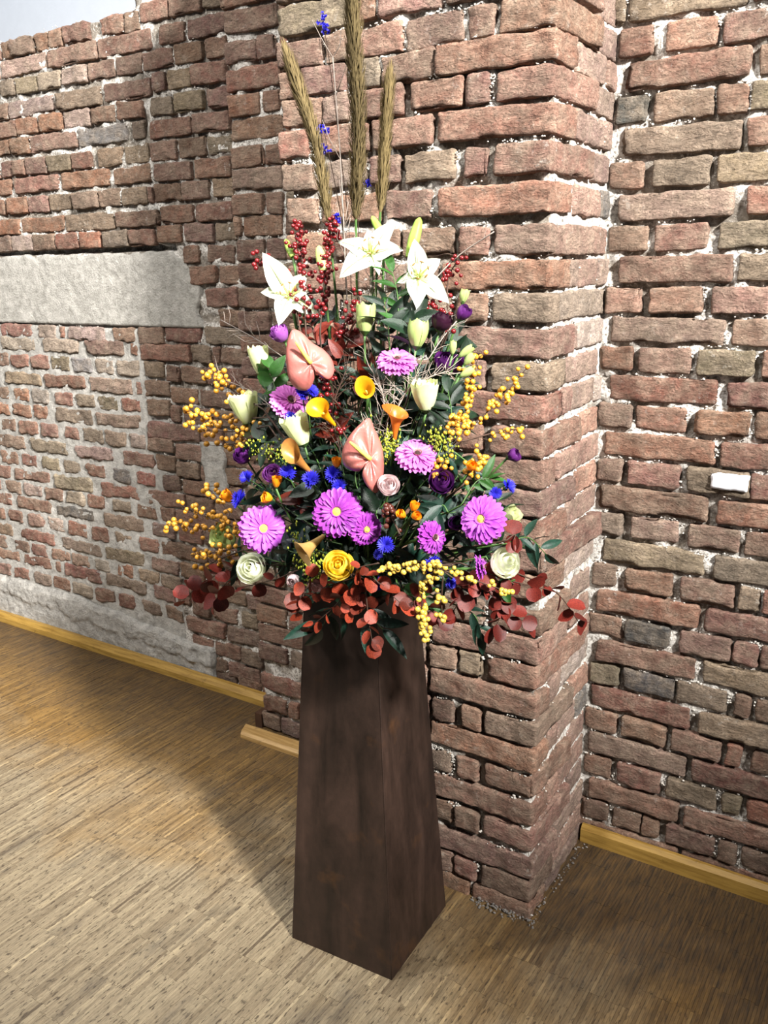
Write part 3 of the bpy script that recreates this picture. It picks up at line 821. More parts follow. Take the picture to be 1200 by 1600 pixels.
M_LEAF2 = simple('fresh_leaf', srgb(48, 94, 34), .42, .35, 30, .25, trans=.2)
M_TEAL = simple('bluish_leaf', srgb(28, 58, 46), .38, .5, 30, .25, trans=.1)
M_LIGHTPINK = petal_mat('light_pink_ray', srgb(218, 128, 208), srgb(194, 98, 190))
M_VIOLET = petal_mat('violet_ray', srgb(202, 104, 216), srgb(178, 78, 198))
M_PURPLERAY = petal_mat('purple_ray', srgb(168, 66, 178), srgb(132, 46, 148))
M_YCENT = simple('yellow_disc', srgb(206, 196, 84), .8, .2, 300, .8)
M_DCENT = simple('dark_disc', srgb(58, 34, 30), .8, .2, 300, .8)
M_RING = simple('ring_floret', srgb(206, 150, 150), .7, .3, 300, .8)
M_LILY = petal_mat('lily_white', srgb(226, 228, 218), srgb(206, 214, 186), .04, .4, .22)
M_LILYG = petal_mat('lily_green_white', srgb(178, 196, 100), srgb(200, 212, 140), .08)
M_BUD = petal_mat('bud_green', srgb(140, 176, 66), srgb(176, 200, 104), .1)
M_ANTHER = simple('anther', srgb(122, 92, 40), .8, .2)
M_FILAMENT = simple('filament', srgb(206, 212, 130), .5, .1)
M_CREAM = petal_mat('cream_green_petal', srgb(232, 234, 196), srgb(212, 222, 158), .06)
M_WHITEROSE = petal_mat('white_rose_petal', srgb(252, 252, 242), srgb(242, 246, 220), .04, trans=.4)
M_GREENW = petal_mat('pale_green_petal', srgb(184, 198, 132), srgb(162, 184, 108), .08)
M_BLUSH = petal_mat('blush_petal', srgb(240, 224, 222), srgb(226, 206, 208), .06)
M_PLUM = petal_mat('plum_petal', srgb(108, 44, 124), srgb(78, 26, 96), .2)
M_LILAC = petal_mat('lilac_petal', srgb(176, 106, 186), srgb(148, 76, 164), .15)
M_DARKPLUM = petal_mat('dark_plum_petal', srgb(60, 22, 46), srgb(44, 14, 34), .2)
M_YROSE = petal_mat('yellow_rose_petal', srgb(255, 240, 120), srgb(255, 230, 88), .06, trans=.4)
M_BLUE = petal_mat('cornflower_blue', srgb(48, 44, 196), srgb(34, 28, 150), .25)
M_ANTH = simple('anthurium_spathe', srgb(186, 118, 108), .3, .08, 40, .45, trans=.1, c2=srgb(164, 94, 88), nscale=10, spec=.6)
M_SPADIX = simple('spadix', srgb(222, 208, 92), .6, .15, 500, .6)
M_CALLA = petal_mat('calla_yellow', srgb(226, 168, 22), srgb(200, 130, 18), .08, .35)
M_CALLAO = petal_mat('calla_orange', srgb(206, 116, 30), srgb(170, 84, 36), .1, .35)
M_CALLAB = petal_mat('calla_bronze', srgb(172, 124, 58), srgb(138, 82, 48), .12, .35)
M_CALLAP = petal_mat('calla_pale', srgb(186, 154, 102), srgb(164, 128, 60), .1, .35)
M_YBERRY = simple('amber_berry', srgb(200, 142, 46), .32, .22, 60, .05, spec=.5)
M_PBERRY = simple('pale_yellow_berry', srgb(204, 170, 72), .32, .18, 60, .05, spec=.5)
M_RBERRY = simple('dark_red_berry', srgb(112, 20, 24), .3, .35, 60, .05, spec=.5)
M_BBERRY = simple('brown_berry', srgb(84, 40, 30), .35, .3, 60, .05, spec=.5)
M_TWIG = simple('dark_twig', srgb(66, 46, 34), .75, .3)
M_SILVER = simple('silver_twig', srgb(146, 134, 124), .5, .35)
M_RUSTLEAF = simple('rust_eucalyptus', srgb(150, 60, 36), .45, .85, 30, .2, trans=.15, c2=srgb(96, 34, 24))
M_REDLEAF = simple('red_eucalyptus', srgb(124, 44, 34), .45, .75, 30, .2, trans=.15, c2=srgb(84, 26, 22))
M_BROWNLEAF = simple('mahogany_leaf', srgb(106, 38, 24), .4, .4, 30, .25, trans=.15, c2=srgb(80, 24, 18))
M_ORANGE = petal_mat('orange_bud', srgb(240, 160, 26), srgb(226, 130, 16), .12)
M_GOLDROD = simple('goldenrod', srgb(150, 158, 44), .8, .3)
M_PLUME = simple('pampas_plume', srgb(134, 117, 78), .9, .35, c2=srgb(94, 80, 50), trans=.15)
M_FOAM = simple('floral_foam', srgb(30, 52, 32), .9, .3)
M_BOWL = simple('black_plastic_bowl', srgb(24, 24, 22), .5, .1)

tray = thing('foam_bowl', 'black shallow bowl of floral foam on top of the pedestal under the flowers', 'bowl', Matrix.Translation((PX, PY, PH)))
obj('bowl', grid('bowl', lambda u, v: ((.055+.035*u)*math.cos(2*math.pi*v), (.055+.035*u)*math.sin(2*math.pi*v), .05*u), 3, 24, wrap=True), M_BOWL, tray)
def foam(u, v):
    r = .082*min(1, (1-u)*3.0) if u > .66 else .082; z_ = .002+.09*min(1, u/.66)
    return (r*math.cos(2*math.pi*v), r*math.sin(2*math.pi*v), z_)
obj('foam_block', grid('foam_block', foam, 9, 24, wrap=True), M_FOAM, tray)

def stem_to_hub(root, P, back, mat=M_STEM, r=.0026, name='stem', sag=.0):
    back = Vector(back).normalized(); d = (P-HUB).length
    end = HUB + Vector((R.uniform(-.05, .05), R.uniform(-.05, .05), R.uniform(-.03, .02)))
    mid = P + back*min(.14, d*.45); mid = mid.lerp(end, .25)+Vector((0, 0, -sag))
    inv = root.matrix_world.inverted()
    pts = [inv @ p for p in bez(P, mid, end, 9)]
    return obj(name, tube(name, pts, r, 6), mat, root)
_cache = {}
def cached(key, fn):
    if key not in _cache: _cache[key] = fn()
    return _cache[key]

def strap(L_, W_, rise, droop, cup=.15, nu=9, nv=4, tip=.5, base=.45, ruffle=0, ph=0):
    """a petal along +x: rises along z then recurves; cupped across"""
    def f(u, v):
        s = v*2-1
        w = W_*(base+(1-base)*math.sin(math.pi*min(1, u*.9+.1)**.8))*(1 if u < tip else math.sqrt(max(0, 1-((u-tip)/(1-tip))**2)))
        x = L_*u; y = s*w/2
        z_ = rise*math.sin(u*math.pi*.55) - droop*u**2.4 + cup*w*(s*s) + ruffle*math.sin(ph+u*9)*s*abs(s)*u
        return (x, y, z_)
    return f
def ray_strap(L_, W_, droop, cup):
    def f(u, v):
        s = v*2-1; w = W_*(.40+.60*min(1, u/.55)**.8)*(1 if u < .84 else math.sqrt(max(.0, 1-((u-.84)/.165)**2)))
        return (L_*u, s*w/2, .05*L_*math.sin(u*2.2)-droop*u**2.2+cup*w*s*s)
    return f
def grid_data(fn, nu, nv):
    V = [fn(i/nu, j/nv) for i in range(nu+1) for j in range(nv+1)]; w = nv+1
    return V, [(i*w+j, i*w+j+1, (i+1)*w+j+1, (i+1)*w+j) for i in range(nu) for j in range(nv)]
def rotz(V, a, dz=0, tilt=0):
    ca, sa = math.cos(a), math.sin(a); ct, st_ = math.cos(tilt), math.sin(tilt); out = []
    for x, y, z_ in V:
        x, z_ = x*ct-z_*st_, x*st_+z_*ct
        out.append((x*ca-y*sa, x*sa+y*ca, z_+dz))
    return out

# ------------------------------------------------------------------ gerberas
def gerbera(px, py, d, face, mray, mcent, label, off=-.02, ring=True, roll=0):
    P = pos(px, py, off); r = d/2*ppm(P); z = camdir(*face)
    root = thing('gerbera', label, 'flower', frame(P, z), 'gerberas in the bouquet')
    parts = []; n = 26
    for layer, (sc, tl, k) in enumerate(((1, .06, n), (.93, .18, n-2), (.62, .42, 20))):
        for i in range(k):
            L_ = r*sc*R.uniform(.93, 1.04)*.86; a = 2*math.pi*(i+.5*layer)/k+R.uniform(-.04, .04)+roll
            v, f = grid_data(ray_strap(L_, r*(.25 if layer < 2 else .13), .10*r*R.uniform(.4, 1.6), .22), 8, 2)
            v = [(x+r*.13, y, z_) for x, y, z_ in v]
            parts.append((rotz(v, a, .004*layer, tl*R.uniform(.7, 1.3)), f))
    obj('ray_petals', mesh('ray_petals', *join(parts)), mray, root)
    def dome(h, rr): return lambda u, v: (rr*u*math.cos(2*math.pi*v), rr*u*math.sin(2*math.pi*v), .006+h*(1-u*u)+.0006*math.sin(v*90)*math.sin(u*25))
    obj('disc', grid('disc', dome(.011, r*(.30 if mcent is M_YCENT else .22)), 8, 28, wrap=True), mcent, root)
    if ring:
        tp = []
        for i in range(46):
            v, f = grid_data(strap(r*.13, r*.03, .004, .0, .1, 3, 1, .8), 3, 1)
            tp.append((rotz([(x+r*.19, y, z_) for x, y, z_ in v], 2*math.pi*i/46, .007, .55), f))
        obj('ring_florets', mesh('ring_florets', *join(tp)), M_RING if mcent is M_DCENT else mray, root)
    def calyx(u, v): rr = r*.05+r*.22*u; return (rr*math.cos(2*math.pi*v), rr*math.sin(2*math.pi*v), -.014+.016*u)
    obj('calyx', grid('calyx', calyx, 4, 14, wrap=True), M_STEM, root)
    stem_to_hub(root, P-z*.012, -z, r=.003)
    return root
gerbera(620, 568, 66, (.05, .72, .70), M_LIGHTPINK, M_DCENT, 'light pink gerbera with dark centre at the upper right of the bouquet below the lilies', -.03)
gerbera(452, 630, 66, (.38, .45, .82), M_LIGHTPINK, M_DCENT, 'light pink gerbera with dark eye tucked under the upper pink anthurium', -.01)
gerbera(651, 715, 72, (.1, .66, .74), M_LIGHTPINK, M_DCENT, 'light pink gerbera with dark eye right beside the lower pink anthurium', -.03)
gerbera(410, 826, 77, (.30, .05, .93), M_VIOLET, M_YCENT, 'violet pink gerbera with yellow centre at the lower left of the bouquet', -.03)
gerbera(527, 801, 80, (-.05, .14, .98), M_PURPLERAY, M_YCENT, 'largest purple gerbera with yellow green centre above the yellow rose', -.05)
gerbera(570, 826, 56, (.35, -.18, .90), M_PURPLERAY, M_YCENT, 'smaller purple gerbera half hidden behind the largest purple gerbera', -.01)
gerbera(673, 840, 56, (.62, .05, .78), M_PURPLERAY, M_DCENT, 'small purple gerbera with dark eye turned right above the hanging yellow berries', -.03)
gerbera(755, 812, 78, (-.46, .12, .88), M_VIOLET, M_YCENT, 'violet pink gerbera with yellow centre at the lower right edge of the bouquet', -.03)
gerbera(746, 887, 42, (.96, .15, .22), M_VIOLET, M_DCENT, 'pale pink striped gerbera seen edge-on beside the lower right cream rose', -.04)

# ------------------------------------------------------------------ lilies
def lily(px, py, tips, label, lean=.0, off=-.03, throat=True):
    P = pos(px, py, off); s = ppm(P); z = camdir(0, .06, 1)
    root = thing('lily', label, 'flower', frame(P, z), 'white lilies')
    for i, (tx, ty) in enumerate(tips):
        dx, dy = tx-px, py-ty; L_ = math.hypot(dx, dy)*s*1.08; a = math.atan2(dy, dx); inner = i % 2
        v, f = grid_data(strap(L_, L_*(.52 if inner else .42)+.008, .022, .030*R.uniform(.6, 1.3), .16, 10, 6, .42, .34, .006, i), 10, 6)
        v = rotz(v, a, -.02+.003*inner, .30*R.uniform(.8, 1.1))
        pt = obj('petal', mesh('petal', v, f), M_LILY, root)
        v, f = grid_data(lambda u, w: (L_*(.05+.85*u), (w-.5)*.005*(1-u*.8), .003+.022*math.sin((.05+.85*u)*math.pi*.55)-.028*(.05+.85*u)**2.4), 6, 1)
        v = rotz(v, a, -.019+.003*inner, .30)
        obj('midrib', mesh('midrib', v, f), M_LILYG, pt)
    def cup(u, v): r_ = .004+.013*u; return (r_*math.cos(2*math.pi*v), r_*math.sin(2*math.pi*v), -.035+.03*u)
    obj('throat', grid('throat', cup, 4, 14, wrap=True), M_LILYG, root)
    for i in range(6):
        a = i*math.pi/3+.3; e = Vector((.017*math.cos(a), .017*math.sin(a), .030)); b = Vector((.003*math.cos(a), .003*math.sin(a), -.02))
        fi = obj('filament', tube('filament', bez(b, Vector((e.x*.3, e.y*.3, .018)), e, 5), .0008, 5), M_FILAMENT, root)
        t = Vector((-math.sin(a), math.cos(a), .3)).normalized()*.005
        obj('anther', tube('anther', [e-t, e-t*.5, e, e+t*.5, e+t], [.0005, .0014, .0017, .0014, .0005], 6), M_ANTHER, fi)
    obj('pistil', tube('pistil', [Vector((0, 0, -.02)), Vector((.001, .001, .02)), Vector((.003, -.002, .036)), Vector((.003, -.002, .039))], [.0014, .0013, .0017, .0024], 6), M_FILAMENT, root)
    stem_to_hub(root, P-z*.034, -z*.5-Vector((0, 0, 1)), r=.004)
lily(452, 460, [(412, 398), (478, 428), (496, 492), (436, 508), (409, 455), (487, 452)], 'white lily at the upper left with drooping petals, tips turned to the left')
lily(580, 392, [(615, 347), (576, 358), (530, 378), (534, 430), (592, 424), (627, 390)], 'topmost white lily in the middle with petals wide open like a star')
lily(655, 430, [(648, 374), (688, 405), (699, 470), (650, 484), (624, 437), (636, 408)], 'white lily at the upper right just below the largest green bud')
def lily_bud(x0, y0, x1, y1, w, label, mat=M_BUD, off=0):
    A, B = pos(x0, y0, off), pos(x1, y1, off-.01); L_ = (B-A).length
    root = thing('lily_bud', label, 'flower bud', frame(A, B-A), 'lily buds'); r_ = w/2*ppm(A)
    for k in range(3):
        def f(u, v, k=k):
            t = 2*math.pi*(k+v*1.08)/3; rr = r_*(.35+.65*math.sin(math.pi*min(1, .12+u*.86))**.7)*(1-.12*abs(v*2-1)**3)
            if u > .97: rr *= .4
            return (rr*math.cos(t), rr*math.sin(t), L_*u)
        obj('petal', grid('petal', f, 12, 6), mat, root)
    stem_to_hub(root, A, Vector((0, 0, -1)), r=.003)
lily_bud(600, 372, 581, 338, 13, 'small green lily bud standing directly above the topmost lily')
lily_bud(640, 402, 656, 340, 19, 'largest long green lily bud at the upper right above the right lily')
lily_bud(458, 402, 446, 374, 12, 'small yellow green lily bud left of the dark red berry sprigs')
lily_bud(506, 424, 498, 384, 17, 'pale yellow lily bud between the red berry sprigs and the topmost lily', M_LILYG)

# ------------------------------------------------------------------ roses and lisianthus
def cup_petal(h, r, span, flare, nu=7, nv=6, wave=.06, ph=0.):
    def f(u, v):
        a = (v-.5)*span; prof = math.sin(math.pi*(.10+(.62 if flare < .02 else .50)*u))**.8
        rr = r*prof*(1+flare*max(0, u-.55)**2*3.2)
        z_ = h*(u-.04*u*math.cos(a*2.6+ph)) + h*wave*math.sin(a*5+ph)*u*u - h*.10*(abs(v*2-1)**3)*u
        return (rr*math.cos(a), rr*math.sin(a), z_)
    return f
def rose(px, py, w, h, face, mat, label, name='lisianthus', cat='flower', layers=((1, 1, .25, 4), (.72, 1.0, .06, 3), (.42, .98, 0, 3)), off=-.03, group='cream lisianthus', leaf=True):
    P0 = pos(px, py, off); s = ppm(P0); z = camdir(*face); H_ = h*s; r_ = w/2*s
    P = P0 - z*(H_*.5)
    root = thing(name, label, cat, frame(P, z), group)
    for li, (rs, hs, fl, n) in enumerate(layers):
        for i in range(n):
            me = grid('petal', cup_petal(H_*hs, r_*rs, 2*math.pi/n*1.45, fl*R.uniform(.6, 1.4), ph=R.uniform(0, 6)), 7, 6)
            obj('petal', me, mat, root, mx=Matrix.Rotation(2*math.pi*(i+.37*li)/n+R.uniform(-.1, .1), 4, 'Z') @ Matrix.Rotation(R.uniform(-.05, .07), 4, 'Y'))
    def cal(u, v): q = r_*(.12+.5*u); return (q*math.cos(2*math.pi*v), q*math.sin(2*math.pi*v), -.006+.010*u)
    obj('calyx', grid('calyx', cal, 3, 10, wrap=True), M_STEM, root)
    stem_to_hub(root, P-z*.004, -z*.6-Vector((0, 0, .6)), r=.0024)
    return root
BUDL = ((1, 1, .02, 4), (.75, .98, .0, 3), (.45, .92, 0, 2))
OPEN = ((.98, .70, .16, 5), (.86, .84, .08, 5), (.66, .95, .0, 4), (.44, 1, -.1, 3), (.22, 1.0, -.1, 2))
rose(406, 563, 30, 44, (-.10, .95, .25), M_CREAM, 'cream lisianthus bud at the upper left beside the upper anthurium', layers=BUDL)
rose(384, 640, 42, 46, (-.25, .92, .25), M_CREAM, 'open cream lisianthus on the left edge above the amber berries')
rose(466, 673, 38, 48, (-.35, .88, .30), M_CREAM, 'cream lisianthus just below the left light pink gerbera')
rose(665, 619, 40, 46, (-.05, .92, .35), M_CREAM, 'cream lisianthus at the right between two light pink gerberas')
rose(395, 889, 46, 40, (-.20, .25, .94), M_WHITEROSE, 'open cream rose at the lower left under the violet gerbera', name='rose', layers=OPEN, group='open roses')
rose(788, 880, 46, 42, (.35, .25, .90), M_WHITEROSE, 'cream rose at the lower right above the trailing red leaves', name='rose', layers=OPEN, group='open roses')
rose(795, 808, 26, 32, (.6, .5, .6), M_CREAM, 'small cream flower peeking out behind the right violet gerbera', off=.03)
rose(571, 498, 30, 44, (.05, .97, .2), M_GREENW, 'pale green lisianthus bud in the middle below the topmost lily', layers=BUDL)
rose(653, 522, 31, 42, (.12, .95, .28), M_GREENW, 'pale green lisianthus bud below the right lily', layers=BUDL)
rose(607, 759, 33, 28, (.1, .35, .93), M_BLUSH, 'small blush white rose under the tip of the lower anthurium', name='rose', layers=OPEN, group='open roses', off=-.05)
rose(352, 841, 38, 30, (-.6, .5, .6), M_GREENW, 'pale green flower half hidden behind the lower left amber berries', off=.03)
rose(459, 906, 20, 22, (-.2, -.3, .9), M_BLUSH, 'tiny white blossom left of the yellow rose above the pedestal', layers=BUDL)
rose(528, 884, 46, 46, (.05, .28, .95), M_YROSE, 'yellow rose above the rusty red leaves at the front', name='rose', layers=OPEN, group='open roses', off=-.06)
PL = 'plum and lilac lisianthus'
rose(690, 753, 38, 34, (.05, .35, .93), M_PLUM, 'plum lisianthus right below the right light pink gerbera', layers=OPEN, group=PL)
rose(380, 712, 30, 24, (-.3, .5, .8), M_PLUM, 'plum lisianthus on the left edge below the open cream lisianthus', layers=OPEN, group=PL)
rose(426, 741, 30, 26, (0, .45, .88), M_LILAC, 'lilac lisianthus at the left beside two orange buds', layers=OPEN, group=PL)
rose(437, 521, 28, 28, (-.4, .6, .6), M_LILAC, 'lilac lisianthus under the upper left lily', layers=OPEN, group=PL)
rose(696, 566, 34, 28, (.2, .5, .8), M_PLUM, 'plum lisianthus at the right beside the upper light pink gerbera', layers=OPEN, group=PL, off=.0)
rose(690, 503, 32, 28, (.2, .8, .5), M_DARKPLUM, 'dark plum lisianthus among the red berries on the right', layers=OPEN, group=PL)
rose(724, 490, 22, 22, (.5, .6, .5), M_PLUM, 'small purple blossom on the upper right edge of the bouquet', layers=BUDL, group=PL)
rose(711, 572, 24, 30, (.5, .6, .5), M_PLUM, 'purple bud hanging at the right above the amber berries', layers=BUDL, group=PL, off=.02)
rose(802, 712, 22, 16, (.7, .3, .4), M_PLUM, 'tiny purple bud alone before the bricks at the far right', layers=BUDL, group=PL)
rose(575, 838, 16, 16, (0, .2, .95), M_PLUM, 'purple bud hidden behind the smaller purple gerbera', layers=BUDL, group=PL, off=.02)
rose(712, 818, 24, 24, (.1, .2, .95), M_PLUM, 'plum bud in the shade left of the right violet gerbera', layers=BUDL, group=PL, off=.02)
rose(725, 463, 15, 20, (.2, .9, .3), M_GREENW, 'tiny pale green bud on the upper right edge above the purple blossom', layers=BUDL)
for (bx, by, w, h, fc, lb) in ((728, 549, 12, 26, (.75, .55, .3), 'slim cream bud pointing right beside the plum lisianthus'), (733, 561, 13, 20, (.6, .7, .3), 'slim green bud just below the slim cream bud on the right'),
                               (708, 543, 12, 20, (.1, .95, .3), 'slim green bud left of the slim cream bud on the right'), (730, 582, 13, 24, (.8, .45, .3), 'lowest slim green bud above the right amber berries')):
    rose(bx, by, w, h, fc, M_GREENW, lb, name='lisianthus_bud', cat='flower bud', layers=((1, 1, 0, 3), (.6, .95, 0, 2)), group='slim buds at the right')
for (bx, by, w, h, fc, m_, lb) in ((432, 753, 15, 17, (.1, .9, .4), M_ORANGE, 'orange bud beside the lilac lisianthus'), (418, 778, 17, 14, (-.8, .2, .5), M_ORANGE, 'orange bud above the lower left violet gerbera'),
                                   (526, 723, 15, 15, (0, .9, .4), M_ORANGE, 'orange bud above a blue cornflower left of the lower anthurium'), (628, 804, 14, 14, (-.6, .4, .6), M_ORANGE, 'left orange bud of the three below the blush rose'),
                                   (647, 792, 14, 15, (.2, .8, .5), M_ORANGE, 'top orange bud of the three below the blush rose'), (649, 806, 14, 13, (.6, .1, .7), M_ORANGE, 'right orange bud of the three below the blush rose'),
                                   (736, 729, 16, 14, (.2, .6, .7), M_ORANGE, 'orange bud among the amber berries right of the bouquet'), (356, 776, 17, 20, (-.6, .6, .5), M_ORANGE, 'orange blossom on the left edge among the amber berries')):
    rose(bx, by, w, h, fc, m_, lb, name='orange_bud', cat='flower bud', layers=((1, 1, .1, 4), (.6, .95, 0, 3)), group='orange buds', off=-.05)

# ------------------------------------------------------------------ anthuriums and callas
def anthurium(px, py, outline, spx, label, off=-.07):
    P = pos(px, py, off); s = ppm(P); z = camdir(0, .1, 1)
    root = thing('anthurium', label, 'flower', frame(P, z), 'pink anthuriums')
    pts = [((x-px)*s, (py-y)*s) for x, y in outline]; n = len(pts); dense = []
    for i in range(n):
        p0, p1, p2, p3 = (Vector((*pts[(i+k) % n], 0)) for k in (-1, 0, 1, 2))
        for k in range(5):
            t = k/5; dense.append(.5*((2*p1)+(p2-p0)*t+(2*p0-5*p1+4*p2-p3)*t*t+(3*p1-p0-3*p2+p3)*t**3))
    m_ = len(dense); V, F_ = [], []; nr = 9
    for side in (0, 1):
        for i in range(nr+1):
            for j in range(m_):
                u = i/nr; q = dense[j]*u; a = 2*math.pi*j/m_
                zz = .020*(u**2)*math.sin(a*2+1.2)*.6 + .016*u*u - .028*u**4 + .0035*math.sin(a*9)*u*(1-u)*3 - .0015*side
                V.append((q.x, q.y, zz))
    o_ = (nr+1)*m_
    for i in range(nr):
        for j in range(m_):
            a, b = i*m_+j, i*m_+(j+1) % m_
            F_.append((a, b, b+m_, a+m_)); F_.append((a+o_, a+m_+o_, b+m_+o_, b+o_))
    for j in range(m_):
        a, b = nr*m_+j, nr*m_+(j+1) % m_; F_.append((a, b, b+o_, a+o_))
    obj('spathe', mesh('spathe', V, F_), M_ANTH, root)
    e = Vector(((spx[0]-px)*s, (py-spx[1])*s, .028)); b = Vector((0, 0, .002)); L_ = [b.lerp(e, i/8) for i in range(9)]
    obj('spadix', tube('spadix', L_, [.0042, .0046, .0046, .0044, .0042, .0038, .0034, .003, .0016], 10), M_SPADIX, root)
    stem_to_hub(root, P-z*.004, -z-Vector((0, 0, .4)), r=.003)
anthurium(486, 568, [(456, 514), (448, 535), (446, 560), (450, 588), (462, 604), (480, 606), (490, 592), (492, 578), (497, 586), (512, 592), (521, 580), (519, 560), (506, 542), (486, 530), (470, 516)], (464, 540),
          'upper pink anthurium with pale spadix below the left lily')
anthurium(579, 718, [(577, 652), (562, 662), (545, 680), (534, 702), (536, 722), (548, 732), (562, 735), (570, 726), (566, 742), (574, 760), (588, 769), (597, 752), (600, 722), (596, 692), (585, 668)], (547, 694),
          'lower pink anthurium with yellow spadix in the centre of the bouquet')
def calla(px, py, L_, w, axis, mout, label, off=-.05, lip=.35, roll=0., stemdir=None):
    """a rolled trumpet: axis points out of the mouth; px, py is the middle of the mouth"""
    P = pos(px, py, off); s = ppm(P); ax = camdir(*axis); r_ = w/2*s; H_ = L_*s
    root = thing('calla', label, 'flower', frame(P-ax*H_, ax) @ Matrix.Rotation(roll, 4, 'Z'), 'calla lilies')
    def f(u, v):
        a = 2*math.pi*v*1.06; lipz = lip*H_*(.5+.5*math.cos(a))*u*u
        rr = r_*(.16+.34*u**1.2+.5*u**5)*(1+.05*v)*(1+.25*u**6*(.5+.5*math.cos(a))**4)
        return (rr*math.cos(a), rr*math.sin(a), H_*u+lipz-.05*H_*u**6)
    sp = obj('spathe', grid('spathe', f, 14, 28), mout, root)
    obj('spadix', tube('spadix', [Vector((0, 0, H_*t)) for t in (.2, .4, .6, .75, .82)], [.0022, .0026, .0024, .002, .001], 8), M_SPADIX, root)
    stem_to_hub(root, P-ax*H_, -ax if stemdir is None else stemdir, r=.0028)
calla(571, 608, 30, 30, (-.1, .25, .95), M_CALLA, 'yellow calla in the middle between the two upper pink flowers', roll=2)
calla(500, 640, 40, 34, (-.55, .55, .62), M_CALLA, 'bright yellow calla right of the left light pink gerbera', roll=2.4)
calla(619, 648, 40, 38, (.05, .92, .38), M_CALLAO, 'orange calla trumpet above the right light pink gerbera', roll=2.5)
calla(462, 714, 48, 30, (-.62, .66, .42), M_CALLAB, 'bronze yellow calla pointing up left above the blue cornflowers', roll=1.6, lip=.6)
calla(475, 862, 46, 42, (-.62, -.52, .58), M_CALLAP, 'pale bronze calla drooping to the lower left above the golden green filler', roll=.5, off=-.08, stemdir=camdir(.6, .6, -.8))

# ------------------------------------------------------------------ blue blossoms
def blue(px, py, d, face, label, off=-.04, n=9):
    P = pos(px, py, off); r_ = d*.62*ppm(P); z = camdir(*face)
    root = thing('cornflower', label, 'flower', frame(P, z), 'blue cornflowers'); parts = []
    for i in range(n+6):
        a = 2*math.pi*i/(n+6)*1.0+R.uniform(-.2, .2); til = R.uniform(.15, 1.1)
        for k in (-1, 0, 1):
            v, f = grid_data(strap(r_*.95, r_*.26, .0, .002, .25, 4, 2, .7, .25), 4, 2)
            v = rotz(v, k*.26); parts.append((rotz(v, a, 0, til), f))
    obj('florets', mesh('florets', *join(parts)), M_BLUE, root)
    obj('calyx', grid('calyx', lambda u, v: (r_*.3*math.sin(math.pi*u)*math.cos(2*math.pi*v), r_*.3*math.sin(math.pi*u)*math.sin(2*math.pi*v), -.012+.012*u), 6, 10, wrap=True), M_STEM, root)
    stem_to_hub(root, P-z*.01, -z, r=.0014)
for (x, y, d, fc, lb) in ((474, 616, 26, (.2, .5, .8), 'blue cornflower beside the eye of the left light pink gerbera'), (487, 612, 20, (.5, .5, .7), 'blue cornflower right under the upper anthurium'),
    (456, 652, 22, (-.2, -.3, .9), 'blue cornflower between the left pink gerbera and a cream lisianthus'), (450, 740, 26, (0, .4, .9), 'blue cornflower right of the lilac lisianthus'),
    (486, 750, 28, (.1, .3, .9), 'blue cornflower below the bronze calla'), (521, 742, 27, (0, .3, .9), 'blue cornflower under an orange bud left of the lower anthurium'),
    (387, 748, 24, (-.5, .3, .8), 'upper blue cornflower on the left edge of the bouquet'), (377, 781, 30, (-.7, .2, .6), 'lower blue cornflower on the left edge above the violet gerbera'),
    (793, 761, 24, (.6, .4, .6), 'blue cornflower at the right edge against the bricks'), (774, 771, 20, (.3, .1, .9), 'small blue cornflower just left of the right edge one'),
    (603, 852, 26, (0, .2, .95), 'blue cornflower below the smaller purple gerbera'), (592, 866, 16, (-.3, 0, .9), 'tiny blue blossom right of the yellow rose'),
    (677, 880, 26, (0, .1, .98), 'blue cornflower above the pale yellow berries'), (672, 893, 18, (-.2, -.2, .9), 'tiny blue blossom touching the pale yellow berries'),
    (704, 911, 18, (.2, -.1, .95), 'small blue blossom among the red leaves at the lower right'), (530, 760, 24, (0, 0, 1), 'shaded blue blossom behind the largest purple gerbera'),
    (590, 912, 22, (0, -.1, 1), 'dark blue blossom in the rusty leaves right of the yellow rose')):
    blue(x, y, d, fc, lb)

# ------------------------------------------------------------------ berry branches
def sphere_mesh(name, n=8, m=6):
    return grid(name, lambda u, v: (math.sin(math.pi*u)*math.cos(2*math.pi*v)*1.0, math.sin(math.pi*u)*math.sin(2*math.pi*v), -math.cos(math.pi*u)*.95), m, n, wrap=True)
def berry_branch(pts, n, mat, label, group, jit=9, d=8.5, off=-.03, twig=M_TWIG, start=.15, spread=.02, name='berry_branch'):
    W = [pos(x, y, off) for x, y in pts]; pp = path(W, 8); inv0 = pp[0]
    root = thing(name, label, 'berry branch', Matrix.Translation(pp[0]), group)
    end = HUB+Vector((R.uniform(-.05, .05), R.uniform(-.05, .05), 0))
    full = [end, end.lerp(pp[0], .5)+Vector((0, 0, .02))]+pp; k = len(full)
    obj('twig', tube('twig', [p-inv0 for p in full], [.0022-.0014*i/k for i in range(k)], 5), twig, root)
    me = cached('berry_'+mat.name, lambda: sphere_mesh('berry', 10, 7)); side = []
    n = int(n*1.35)
    for i in range(n):
        t = start+(1-start)*(R.random() if i > 1 else 1); q = pp[min(len(pp)-1, int(t*(len(pp)-1)+.5))]; s = ppm(q)
        c = q + CAMR*R.gauss(0, jit*s*.7)+CAMU*R.gauss(0, jit*s*.7)+CAMB*R.gauss(0, jit*s*.5); r_ = d/2*s*R.uniform(.8, 1.15)
        o = obj('berry', me, mat, root, loc=c-inv0); o.scale = (r_, r_, r_); o.rotation_euler = (R.uniform(0, 6), R.uniform(0, 6), 0)
        side.append(tube_data([q-inv0, (q+c)/2-inv0+Vector((0, 0, -.001)), c-inv0], .0006, 4))
    obj('twiglet', mesh('twiglet', *join(side)), twig, root)
